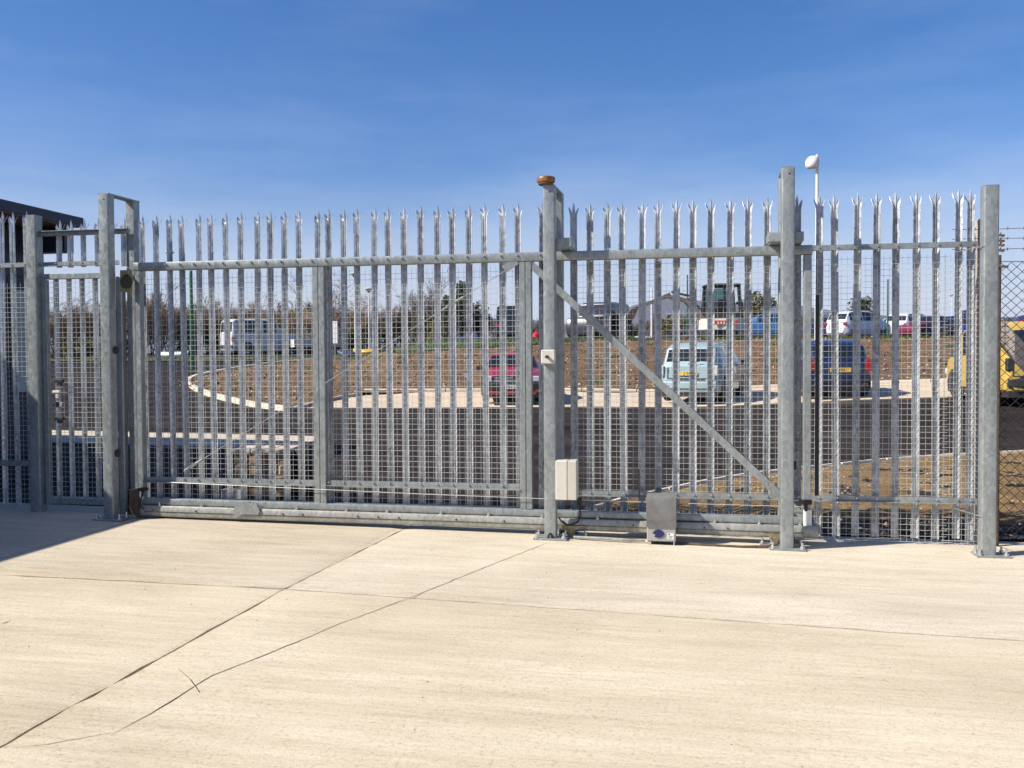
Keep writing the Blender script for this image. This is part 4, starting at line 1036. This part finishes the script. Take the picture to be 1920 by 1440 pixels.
    for sx in (-1, 1):
        m = MB(); m.box(sx*(hw+.02)-.0, sx*(hw+.02)+sx*.17, .17*L, .17*L+.10, zb+.0, zb+.14, .02) if sx > 0 else m.box(-(hw+.19), -(hw+.02), .17*L, .17*L+.10, zb, zb+.14, .02)
        m.build('mirror', 'trim', t)
        # lights
        m = MB(); x0_ = hw*.64; x1_ = hw*.93
        a, b = (x0_, x1_) if sx > 0 else (-x1_, -x0_)
        if kind in ('mpv', 'van', 'jeep'): m.box(a+(.12 if sx > 0 else 0), b-(0 if sx > 0 else .12), -L/2-.012, -L/2+.12, .74, 1.02, .02)
        else: m.box(a+(.08 if sx > 0 else 0), b-(0 if sx > 0 else .08), -L/2-.012, -L/2+.12, .66, .98, .02)
        m.build('tail_light', tail, t)
        m = MB(); m.box(a, b, L/2-.14, L/2-.006, .60, .76, .02); hl = m.build('headlight', 'lamp', t)
    m = MB(); m.box(-hw*.58, hw*.58, L/2-.10, L/2+.004, .58, .76, .01); gr_ = m.build('grille', 'trim', t)
    for k in range(4):
        m = MB(); m.box(-hw*.56, hw*.56, L/2+.005, L/2+.012, .60+k*.04, .612+k*.04); m.build('grille_bar', 'lamp', gr_)
    if kind == 'saloon':
        m = MB(); m.box(-.012, .012, L/2+.013, L/2+.02, .585, .80); m.box(-hw*.6, hw*.6, L/2-.02, L/2+.012, .765, .79); m.build('grille_trim', 'chrome', gr_)
    if plate:
        yy = -L/2-.06 if face == 'rear' else L/2+.06; zc = (.80 if kind in ('mpv', 'van') else .70) if face == 'rear' else .46
        if face == 'rear': yy = -L/2-.03
        m = MB(); m.box(-.26, .26, min(yy, yy+.008), max(yy, yy+.008), zc-.057, zc+.057, .003); pp = m.build('number_plate', plate_mat, t)
        text('plate_lettering', plate, .115, pp, (0, yy-.003 if face == 'rear' else yy+.011, zc), (math.pi/2, 0, 0) if face == 'rear' else (math.pi/2, 0, math.pi), 'ink', .001)
    return t
HF = PSI                                   # nose angle that points straight away along the view
# near row in the bays
p = col_at(960, 28.3); red = vehicle('parked_car', 'red saloon facing the gate left of the middle guide post', 'car', 'saloon', (0.31, 0.012, 0.020), p, HF+math.pi, 'MN·34·', 'plate_w', 'front')
p = col_at(1322, 27.6); teal = vehicle('parked_car', 'pale blue-green people carrier seen from behind, left of the right guide post', 'car', 'mpv', (0.30, 0.40, 0.42), p, HF-R(24), 'J 247', 'plate_y', tail='lamp')
for sx in (-.62, .62):
    m = MB(); m.box(sx-.09, sx+.09, -2.19, -2.12, .40, .46, .01); m.build('reflector', 'tail', teal)
p = col_at(1543, 27.0); blue = vehicle('parked_car', 'dark blue hatchback seen from behind, just right of the right guide post', 'car', 'hatch', (0.006, 0.016, 0.065), p, HF-R(6), 'J9·N', 'plate_y', scale=1.06)
p = col_at(1893, 22.2); van = vehicle('parked_van', 'yellow van seen from behind through the chain-link fence', 'van', 'van', (0.52, 0.35, 0.075), p, HF-R(8), 'DEMAN', 'plate_y', tail='trim')
m = MB(); m.box(-.12, .12, -2.12, -2.07, 1.70, 1.76, .01); m.build('brake_light', 'tail', van)
m = MB(); m.box(.22, .36, -2.125, -2.09, 1.02, 1.26, .03); m.build('door_handle', 'trim', van)
m = MB(); m.tube((-.3, -2.13, 1.12), (-.05, -2.14, .98), .012, 6); m.build('wiper', 'trim', van)
m = MB(); m.tube((.0, 2.30, .79), (0, 2.36, .79), .05, 16); m.build('emblem', 'chrome', red)
def seams(t, L, hw, z0, z1, zs):
    y = -L/2-.004
    m = MB()
    for sx in (-1, 1): m.box(sx*hw-.006, sx*hw+.006, y-.004, y+.03, z0, z1)
    m.box(-hw+.007, hw-.007, y-.004, y+.03, z0, z0+.012)
    m.build('tailgate_seam', 'black', t, smooth=False)
    m = MB(); m.box(-hw*.8, hw*.8, y-.012, y+.01, zs, zs+.05, .005); m.build('rub_strip', 'trim', t)
seams(teal, 4.3, .58, .66, .97, .60); seams(blue, 3.9, .56, .60, .88, .56); seams(van, 4.2, .70, .62, 1.0, .58)
m = MB(); m.box(-.006, .006, -2.108, -2.08, .6, 1.0); m.build('door_seam', 'black', van)
for t_, yy, zz in ((teal, -2.17, 1.06), (blue, -1.97, .97)):
    m = MB(); m.tube((0, yy, zz), (.34, yy+.03, zz+.09), .012, 6); m.build('wiper', 'black', t_)
    m = MB(); m.tube((.2, .3, PROF['hatch']['H'] if t_ is blue else 1.66), (.2, .05, 1.95), .006, 5); m.build('aerial', 'black', t_)
# vehicles on the upper car park
def up(px, d, kind, col, label, rot, cat='car', name='parked_car', sc=1.0, det=False):
    p = col_at(px, d); return vehicle(name, label, cat, kind, col, p, HF+R(rot), detail=det, scale=sc, group='vehicles on the upper car park')
up(494, 60, 'jeep', (.55, .55, .54), 'white boxy four-wheel drive van on the grass behind the island', -48, 'van', 'parked_van', 1.15, True)
up(968, 53, 'jeep', (.008, .009, .015), 'black four-wheel drive parked above the red saloon', -10, 'car', 'parked_car', .95)
up(1124, 45, 'jeep', (.010, .012, .014), 'dark grey pickup parked above the bank left of the excavator', 150, 'car', 'parked_car', .95)
up(1436, 53, 'hatch', (.03, .10, .22), 'blue hatchback on the upper car park left of the right guide post', 70)
up(1552, 60, 'hatch', (.015, .03, .08), 'dark blue car above the blue hatchback', 20)
up(1609, 57, 'mpv', (.62, .63, .66), 'silver hatchback side-on above the bank, second gap right of guide post', -58)
up(1664, 64, 'saloon', (.22, .30, .42), 'light blue saloon right of the silver hatchback', 75)
up(1708, 62, 'mpv', (.58, .58, .58), 'silver estate with red tail light at the upper car park', -50)
up(1742, 60, 'saloon', (.13, .012, .03), 'dark red low car between silver estate and bright blue pickup', 120)
up(1780, 62, 'hatch', (.012, .04, .32), 'bright blue car behind the yellow van', 80)
up(1822, 66, 'jeep', (.012, .03, .22), 'tall bright blue van behind the yellow van', 0, 'van', 'parked_van')
up(1930, 56, 'saloon', (.30, .012, .03), 'red car roof above the yellow van', 80)
up(1290, 60, 'saloon', (.45, .02, .03), 'small red car behind the excavator boom', 100)
up(1192, 66, 'saloon', (.60, .63, .66), 'white car beyond the grass left of the excavator', 90)
up(1262, 70, 'saloon', (.03, .03, .035), 'black car beyond the white lamp post', 90)

# flatbed trailer next to the white van
p = col_at(598, 58); tr_ = thing('box_trailer', 'pale open trailer behind the left mid stile of the gate', 'trailer', p, HF-R(70))
m = MB(); m.box(-.9, .9, -1.6, 1.6, .55, .65, .01); m.build('bed', 'ply', tr_)
for a, b, c, d in ((-.9, -.86, -1.6, 1.6), (.86, .9, -1.6, 1.6), (-.86, .86, -1.6, -1.56), (-.86, .86, 1.56, 1.6)):
    m = MB(); m.box(a, b, c, d, .655, 1.05); m.build('side_board', 'ply', tr_, smooth=False)
for sx in (-1, 1):
    for yy in (-.4, .4): inst(TYRE, 'wheel', tr_, (sx*.8, yy, .32))
for k in range(5):
    m = MB(); m.tube((-.86, -1.4+k*.7, 1.05), (-.86, -1.4+k*.7, 1.9), .025, 6); m.build('stake', 'galv', tr_)
m = MB(); m.tube((0, 1.6, .5), (0, 2.9, .5), .05, 6); m.build('drawbar', 'trim', tr_)
# kayaks and buoy
def kayak(px, d, mat, label, rot, L=2.6):
    p = col_at(px, d); m = MB(); rows = []
    for i in range(13):
        t_ = i/12*2-1; w_ = .34*(1-abs(t_)**2.2)+.01; h = .30*(1-.5*abs(t_)**3)
        rows.append([(w_*math.cos(a), t_*L/2, .30+h*.6*math.sin(a)*(1 if math.sin(a) > 0 else .9)+.12*abs(t_)**3) for a in [k*math.pi/6 for k in range(12)]])
    n = 12; m.add([q for r_ in rows for q in r_], [(i*n+j, i*n+(j+1) % n, (i+1)*n+(j+1) % n, (i+1)*n+j) for i in range(12) for j in range(n)])
    o = m.build('kayak', mat); o.location = p; o.rotation_euler = (0, 0, HF+R(rot)); return tag(o, label, 'kayak', 'kayaks on the grass')
kayak(688, 52, simple('kayak_yellow', (.62, .33, .015), .4), 'yellow kayak lying on the grass left of the conifers', 78, 1.6)
kayak(322, 52.5, 'white', 'white kayak lying on the grass behind the left pales', 75, 2.2)
kayak(655, 52.5, simple('kayak_violet', (.05, .045, .14), .4), 'violet kayak end next to the yellow kayak', 82, 1.4)
p = col_at(1006, 50); m = MB(); m.lathe([(0, 0), (.16, .03), (.24, .16), (.22, .32), (.12, .42), (.05, .46), (.05, .54), (0, .55)], n=14); o = m.build('mooring_buoy', simple('buoy_red', (.5, .02, .03), .4)); o.location = p+Vector((0, 0, .05)); tag(o, 'round red mooring buoy on the grass beside the black four-wheel drive', 'buoy')
p = col_at(876, 51); m = MB(); m.add([(-.9, -.5, 0), (.7, -.5, 0), (.7, .5, 0), (-.9, .5, 0), (.1, 0, .35), (.5, 0, .5)], [(0, 1, 5, 4), (1, 2, 5), (2, 3, 4, 5), (3, 0, 4), (0, 3, 2, 1)]); o = m.build('tarpaulin_cover', simple('tarp_blue', (.02, .035, .11), .6, 0, .2, 3), sharp=10); o.location = p+Vector((0, 0, .05)); o.rotation_euler = (0, 0, HF); tag(o, 'blue tarpaulin heap on the grass below the conifers', 'tarpaulin')

# ================================================================== EXCAVATOR
p = col_at(1352, 45); ex = thing('excavator', 'white and red mini excavator with black cab behind the pale blue car', 'excavator', p, HF)
exw = simple('excavator_white', (.60, .57, .50), .5); exd = simple('boom_weathered', (.17, .14, .115), .7, 0, .35, 4); exr = simple('excavator_red', (.50, .05, .03), .45)
for sx in (-1, 1):
    m = MB(); m.prism([(-1.1, .12), (-.95, 0), (.95, 0), (1.1, .12), (1.15, .28), (1.0, .45), (-1.0, .45), (-1.15, .28)], sx*.75-.18, sx*.75+.18, 'x'); m.build('track', 'trim', ex, sharp=20)
m = MB(); m.box(-.6, .6, -.6, .6, .2, .52, .03); m.build('undercarriage', 'trim', ex)
m = MB(); prof = [(-1.05, -.25), (-1.0, -.6), (-.6, -.95), (0, -1.08), (.6, -.95), (1.0, -.6), (1.05, -.25), (1.0, .7), (-1.0, .7)]
m.prism(prof, .54, 1.05, 'z'); cw = m.build('counterweight', exw, ex, sharp=20)
m = MB(); m.box(-.55, .55, -1.10, -1.03, .74, .95, .01); sp_ = m.build('red_panel', exr, ex)
for k in range(6):
    m = MB(); m.box(-.42+k*.14, -.34+k*.14, -1.108, -1.101, .80, .89); m.build('lettering', 'white', sp_, smooth=False)
cab = []
for (a, b, c, d, e, f) in ((-.85, -.75, -.75, -.65, 1.05, 2.62), (.75, .85, -.75, -.65, 1.05, 2.62), (-.85, -.75, .55, .65, 1.05, 2.62), (.75, .85, .55, .65, 1.05, 2.62)):
    m = MB(); 
    lean = .12*(1 if a > 0 else -1)
    m.box(a-.03, b+.03, c-.02, d+.02, e, f, .02); m.v = [(x-lean*max(0, (z-1.7))/.9, y, z) for x, y, z in m.v]; m.build('cab_post', 'black', ex)
m = MB(); m.box(-.80, .80, -.80, .70, 2.60, 2.72, .05); m.build('cab_roof', 'black', ex)
m = MB(); m.box(-.74, .74, -.70, -.66, 1.72, 1.78); m.box(-.06, .06, -.71, -.65, 1.06, 2.6); m.build('cab_bars', 'black', ex)
m = MB(); m.box(-.80, .80, -.74, .60, 1.055, 1.35, .02); m.build('cab_base', 'trim', ex)
m = MB(); m.box(-.28, .28, -.1, .1, 1.36, 2.0, .06); m.build('seat', 'black', ex)
m = MB(); m.box(-.73, .73, .57, .585, 1.38, 2.58); cg = m.build('front_glass', simple('cab_glass', (.12, .22, .20), .03), ex); cg.data.materials[0].node_tree.nodes['Principled BSDF'].inputs['Transmission Weight'].default_value = 1.0; cg.data.materials[0].node_tree.nodes['Principled BSDF'].inputs['IOR'].default_value = 1.02
m = MB(); m.box(-.95, -.88, -.3, -.2, 1.3, 2.1, .02); m.build('grab_rail', 'trim', ex)
m = MB(); m.box(.95, 1.12, .2, .25, 1.6, 1.9, .02); m.build('mirror', 'black', ex)
def limb(name, a, b, w_, t_, mat, w1=None):
    a = Vector(a); b = Vector(b); d = (b-a).normalized(); n_ = Vector((-d.z, 0, d.x)); w1 = w1 or w_
    m = MB(); vs = [q+n_*s*ww/2+Vector((0, yy, 0)) for q, ww in ((a, w_), (b, w1)) for (s, yy) in ((-1, a.y*0-t_/2), (1, -t_/2), (1, t_/2), (-1, t_/2))]
    m.add(vs, [(0, 1, 2, 3), (7, 6, 5, 4), (0, 4, 5, 1), (1, 5, 6, 2), (2, 6, 7, 3), (3, 7, 4, 0)]); return m.build(name, mat, ex, smooth=False)
limb('boom', (-.8, 0, .95), (-1.75, 0, 2.0), .26, .3, exd, .20)
limb('boom_tip', (-1.72, 0, 1.97), (-2.75, 0, 2.2), .20, .28, exd, .16)
limb('dipper_arm', (-2.45, 0, 2.25), (-4.2, 0, 1.55), .22, .2, exd, .14)
limb('ram', (-1.4, 0, 2.15), (-2.4, 0, 2.38), .10, .1, 'trim')
limb('ram', (-.75, 0, 1.35), (-1.6, 0, 2.05), .11, .1, 'trim')
m = MB(); m.prism([(-4.1, 1.68), (-4.35, 1.55), (-4.75, 1.05), (-4.7, .75), (-4.5, .55), (-4.45, .8), (-4.25, 1.1), (-4.1, 1.45)], -.3, .3, 'y'); m.build('bucket', 'rust', ex, smooth=False)

# ================================================================== POLES AND LAMPS
def pole(name, label, px, d, ztop_px, r, mat, base_r=None, cat='pole', group=None):
    p = col_at(px, d); zt = depth_pt(px, ztop_px, d).z
    t = thing(name, label, cat, p, 0, group); m = MB(); m.tube((0, 0, -.1), (0, 0, zt-p.z), base_r or r, 10, r); m.build('shaft', mat, t); return t, zt-p.z
t, h = pole('lamp_post', 'tall pole with round white lamp head above the right fence', 1531, 34, 292, .05, 'white', .08, 'lamp', 'lamp posts')
m = MB(); m.lathe([(0, .42), (.10, .40), (.19, .33), (.245, .22), (.25, .10), (.22, 0), (.20, -.02), (0, -.03)], (-.17, 0, h-.46), n=18); m.build('lamp_head', 'white', t)
m = MB(); m.tube((-.16, 0, h-.12), (0, 0, h-.2), .03, 6); m.build('arm', 'white', t)
def cone_lamp(label, px, d, py):
    t, h = pole('lamp_post', label, px, d, py, .035, 'white', .05, 'lamp', 'lamp posts')
    m = MB(); m.lathe([(.05, -.02), (.09, .02), (.27, .22), (.27, .25), (.2, .29), (0, .31)], (0, 0, h-.02), n=16); m.build('lamp_head', 'cream2', t)
    return t
cone_lamp('near cone-headed lamp post left of the bare trees', 667, 55, 520)
cone_lamp('shorter cone-headed lamp post in front of the bare trees', 693, 62, 548)
cone_lamp('far cone-headed lamp post behind the right end of the palisade', 1783, 120, 556)
cone_lamp('cone-headed lamp post just left of first mesh panel', 322, 58, 458+22)
pole('lamp_post', 'white lamp post in front of the hill left of excavator boom', 1222, 60, 540, .05, 'white', .07, 'lamp', 'lamp posts')
pole('green_pole', 'thick green painted pole behind the left of the sliding gate', 361, 44, 508, .07, 'green', .09, 'pole', 'green poles')
pole('green_pole', 'slim green pole in front of the hill beside the excavator', 1289, 56, 516, .045, 'green', .06, 'pole', 'green poles')
pole('green_pole', 'slim green pole above the light blue saloon', 1664, 56, 524, .045, 'green', .06, 'pole', 'green poles')
t, h = pole('sign_post', 'grey sign post with leaning white board behind the mid stile', 629, 46, 606, .03, 'galv', .03, 'sign')
m = MB(); m.box(-.12, .14, -.03, 0, h-1.0, h+.1, .005); m.build('board', 'white', t)

# ================================================================== HILLS, HEDGES, TREES
def hill(name, prof, d, depth, seed):
    """ridge given by skyline points (photo column, photo row) at distance d"""
    pts = []
    for (xa, ya), (xb, yb) in zip(prof[:-1], prof[1:]):
        for k in range(6): t_ = k/6; pts.append((xa+(xb-xa)*t_, ya+(yb-ya)*t_))
    pts.append(prof[-1]); P = []
    for j in range(9):
        f = j/8; row = []
        for (px, py) in pts:
            top = depth_pt(px, py, d); base = Vector((top.x, top.y, 3)); hgt = max(2, top.z)
            q = base + F0*(f-.5)*depth
            prof_ = math.sin(math.pi*f)**.9
            row.append((q.x, q.y, -5+(hgt+5)*prof_*(1+.05*noise.noise((q.x*.004, q.y*.004, seed)))))
        P.append(row)
    m = MB(); m.grid(P); return struct(m.build(name, 'hill', sharp=80))
hill('hill', [(1020, 640), (1100, 606), (1165, 580), (1210, 566), (1255, 559), (1290, 562), (1330, 570), (1380, 567), (1430, 570), (1470, 573), (1530, 582), (1600, 588), (1660, 598), (1760, 606), (1900, 612), (2300, 620)], 2600, 1400, 1)
hill('hill', [(-400, 640), (0, 622), (200, 606), (330, 590), (400, 578), (430, 576), (520, 584), (640, 598), (780, 606), (880, 600), (930, 598), (1000, 602), (1080, 610), (1200, 625), (1300, 640)], 3600, 1600, 2)

def bare_mesh(name, seed, h, spread, n_stem, depth_, mat_r):
    rnd = random.Random(seed); tr_b, tw_b = MB(), MB()
    def grow(p, d, L, r, lvl):
        q = p+d*L
        if lvl <= 1: tr_b.tube(p, q, r, 4, r*.65, cap=False)
        else:
            s_ = d.orthogonal().normalized()*max(r, .011)
            tw_b.add([p-s_, p+s_, q+s_*.5, q-s_*.5], [(0, 1, 2, 3)]) if lvl < 4 else tw_b.add([p-s_, p+s_, q], [(0, 1, 2)])
        if lvl >= depth_: return
        for k in range(rnd.choice((2, 3, 3, 4))):
            a = rnd.uniform(.25, .75); dd = (d+Vector((rnd.gauss(0, a), rnd.gauss(0, a), rnd.gauss(.18, .25)))).normalized()
            grow(p+d*L*rnd.uniform(.45, 1), dd, L*rnd.uniform(.55, .85), r*.55, lvl+1)
    for k in range(n_stem):
        a = rnd.random()*6.28; rr = spread*math.sqrt(rnd.random())
        grow(Vector((rr*math.cos(a), rr*math.sin(a), 0)), Vector((rnd.gauss(0, .2), rnd.gauss(0, .2), 1)).normalized(), h*rnd.uniform(.25, .42), h*.014, 0)
    a = tr_b.build(name+'_t', 'bark', fix=False); b = tw_b.build(name+'_c', mat_r, fix=False, smooth=False)
    A, B = a.data, b.data; bpy.data.objects.remove(a); bpy.data.objects.remove(b); return A, B
BARE = [bare_mesh('bare%d' % k, 60+k, 3.7, 1.2, 8, 6, 'twig' if k < 2 else 'twig_red') for k in range(3)]
TALL = [bare_mesh('tall%d' % k, 80+k, 5.0, .7, 3, 6, 'twig_red' if k else 'twig') for k in range(2)]
def leafy_mesh(name, seed, kind, mat):
    rnd = random.Random(seed); c = MB(); tk = MB(); tk.tube((0, 0, 0), (0, 0, 1.6), .09, 6, .05)
    blobs = []
    for k in range(16):
        if kind == 'cone': z = rnd.uniform(.4, 3.6); rr = .95*(1-z/4.2); a = rnd.random()*6.28; blobs.append((rr*.6*math.cos(a), rr*.6*math.sin(a), z, .28+.5*(1-z/4)))
        else: a = rnd.random()*6.28; rr = rnd.random()*.9; z = rnd.uniform(.5, 2.3); blobs.append((rr*math.cos(a), rr*math.sin(a), z, rnd.uniform(.35, .65)))
    for (bx, by, bz, br) in blobs:
        tk.tube((0, 0, bz*.6), (bx, by, bz), .03, 4, .012, cap=False)
        for i in range(190):
            v = Vector((rnd.gauss(0, 1), rnd.gauss(0, 1), rnd.gauss(0, 1))).normalized()*br*rnd.uniform(.55, 1.08)
            p = Vector((bx, by, bz))+v; s_ = rnd.uniform(.05, .11)
            u_ = Vector((rnd.gauss(0, 1), rnd.gauss(0, 1), rnd.gauss(0, 1))).normalized()*s_; w_ = u_.orthogonal().normalized()*s_*.5
            c.add([p-u_, p+w_, p+u_, p-w_], [(0, 1, 2, 3)])
    a = tk.build(name+'_t', 'bark'); b = c.build(name+'_c', mat, fix=False, smooth=False); A, B = a.data, b.data
    bpy.data.objects.remove(a); bpy.data.objects.remove(b); return A, B
CONE = leafy_mesh('conifer', 91, 'cone', 'dark_leaf'); ROUND = leafy_mesh('evergreen', 92, 'round', 'dark_leaf'); GORSE = leafy_mesh('gorse', 93, 'round', 'gold_leaf')
rt = random.Random(77)
ORD = 'first second third fourth fifth sixth seventh eighth ninth tenth eleventh twelfth thirteenth fourteenth fifteenth sixteenth seventeenth eighteenth nineteenth twentieth'.split()
ORD += ['twenty-'+o_ for o_ in ORD[:9]]
def plant(name, label, cat, me2, px, d, sc, group):
    p = col_at(px, d); t = thing(name, label, cat, p-Vector((0, 0, .15)), rt.random()*6.28, group)
    s_ = (sc*rt.uniform(.9, 1.1), sc*rt.uniform(.9, 1.1), sc)
    inst(me2[0], 'trunk', t, scale=s_); inst(me2[1], 'crown', t, scale=s_); return t
# brown leafless hedge at the left
HB = 'bare brown shrub, %s from the left in the leafless hedge at left'
for i in range(26):
    px = 95+i*19+rt.uniform(-6, 6)
    plant('bare_shrub', HB % ORD[i], 'shrub', BARE[i % 2], px, 66+rt.uniform(-2.5, 4), rt.uniform(.95, 1.25)*(1.05 if px < 330 else .95), 'shrubs of the leafless hedge')
for i in range(22):
    px = 600+i*11+rt.uniform(-4, 4)
    plant('bare_tree', 'reddish bare twiggy tree, %s from the left in the thicket before the conifers' % ORD[i], 'tree', TALL[i % 2] if i % 3 == 0 else BARE[2], px, 70+rt.uniform(-3, 5), rt.uniform(.85, 1.1), 'bare trees of the reddish thicket')
for i in range(8):
    plant('bare_shrub', 'low brown shrub, %s from the left in the middle distance row' % ORD[i], 'shrub', BARE[0], 800+i*34+rt.uniform(-8, 8), 78, .62, 'low shrubs in the middle distance')
for px, d, sc, lab in ((398, 64, .95, 'dark evergreen shrub left of the white van'), (440, 66, 1.0, 'dark evergreen shrub right above the white van'), (640, 67, .8, 'dark evergreen shrub right of the mid stile')):
    plant('evergreen_shrub', lab, 'shrub', ROUND, px, d, sc, 'evergreen shrubs')
for px, d, sc, lab in ((788, 66, .82, 'small conifer at the left of the conifer group'), (838, 64, .88, 'middle conifer of the group behind the gate'), (866, 65, 1.12, 'tallest dark conifer of the group behind the gate')):
    plant('conifer', lab, 'tree', CONE, px, d, sc, 'conifers')
for px, d, sc, lab in ((806, 67, .95, 'dark bushy evergreen between the conifers'), (900, 66, 1.1, 'bushy olive evergreen right of the tallest conifer'), (1160, 62, 1.25, 'dark evergreen behind the dark grey pickup')):
    plant('evergreen_shrub', lab, 'shrub', ROUND, px, d, sc, 'evergreen shrubs')
for px, d, sc, lab in ((655, 58, .75, 'yellow-green bush at the foot of the near lamp post'), (1258, 72, 1.0, 'yellow-green bush behind the excavator boom'), (1190, 74, .9, 'yellow-green bush left of the white lamp post'), (1420, 62, 1.2, 'gorse bush above the blue hatchback'), (1617, 74, 1.3, 'gorse bush behind the silver hatchback'), (815, 60, .6, 'small yellow-green bush below the conifers')):
    plant('gorse_bush', lab, 'bush', GORSE, px, d, sc, 'gorse bushes')
for i in range(5):
    plant('gorse_bush', 'yellow-green bush, %s from the left beyond the pedestrian gate' % ORD[i], 'bush', GORSE, 116+i*19+rt.uniform(-4, 4), 53+rt.uniform(-1, 2), .5, 'bushes beyond the pedestrian gate')
for i in range(26):
    px = 1640+i*14+rt.uniform(-4, 4)
    plant('bare_shrub', 'distant brown shrub, %s from the left in the far hedge at right' % ORD[i], 'shrub', BARE[i % 3], px, 128+rt.uniform(-5, 5), .95, 'shrubs of the far hedge')
for i in range(12):
    plant('bare_shrub', 'brown shrub, %s from the left in the hedge behind the excavator' % ORD[i], 'shrub', BARE[i % 2], 1185+i*36+rt.uniform(-6, 6), 84, .75, 'shrubs behind the excavator')
# far white house roofs beyond the hedge on the right
def house(px, d, label, L=14, Wd=7, hh=3.0, rot=20):
    p = col_at(px, d); t = thing('bungalow', label, 'building', p, HF+R(rot), 'far bungalows')
    m = MB(); m.box(-L/2, L/2, -Wd/2, Wd/2, -1, hh); m.build('wall', 'white', t, smooth=False)
    m = MB(); m.add([(-L/2-.4, -Wd/2-.4, hh), (L/2+.4, -Wd/2-.4, hh), (L/2+.4, Wd/2+.4, hh), (-L/2-.4, Wd/2+.4, hh), (-L/2, 0, hh+2), (L/2, 0, hh+2)], [(0, 1, 5, 4), (2, 3, 4, 5), (1, 2, 5), (3, 0, 4), (0, 3, 2, 1)]); m.build('roof', 'roof', t, smooth=False)
    for k in range(4):
        m = MB(); m.box(-L/2+1.2+k*3.2, -L/2+2.6+k*3.2, -Wd/2-.04, -Wd/2+.02, 1.0, 2.2); m.build('window', 'glass', t, smooth=False)
house(1700, 190, 'far white bungalow above the silver estate')
house(1905, 170, 'far white bungalow above the red car roof', rot=-5)

# ================================================================== AIR
m = MB(); m.box(-7000, 7000, -500, 6500, -8, 240)
hz = m.build('haze', 'white', smooth=False); hz.data.materials.clear()
hm = bpy.data.materials.new('haze_air'); hm.use_nodes = True; hn = hm.node_tree; hn.nodes.remove(hn.nodes['Principled BSDF'])
pv = hn.nodes.new('ShaderNodeVolumePrincipled'); pv.inputs['Color'].default_value = (0.80, 0.87, 1.0, 1); pv.inputs['Density'].default_value = 0.00008; pv.inputs['Anisotropy'].default_value = 0.0
hn.links.new(pv.outputs[0], hn.nodes['Material Output'].inputs['Volume']); hz.data.materials.append(hm); hz['kind'] = 'stuff'
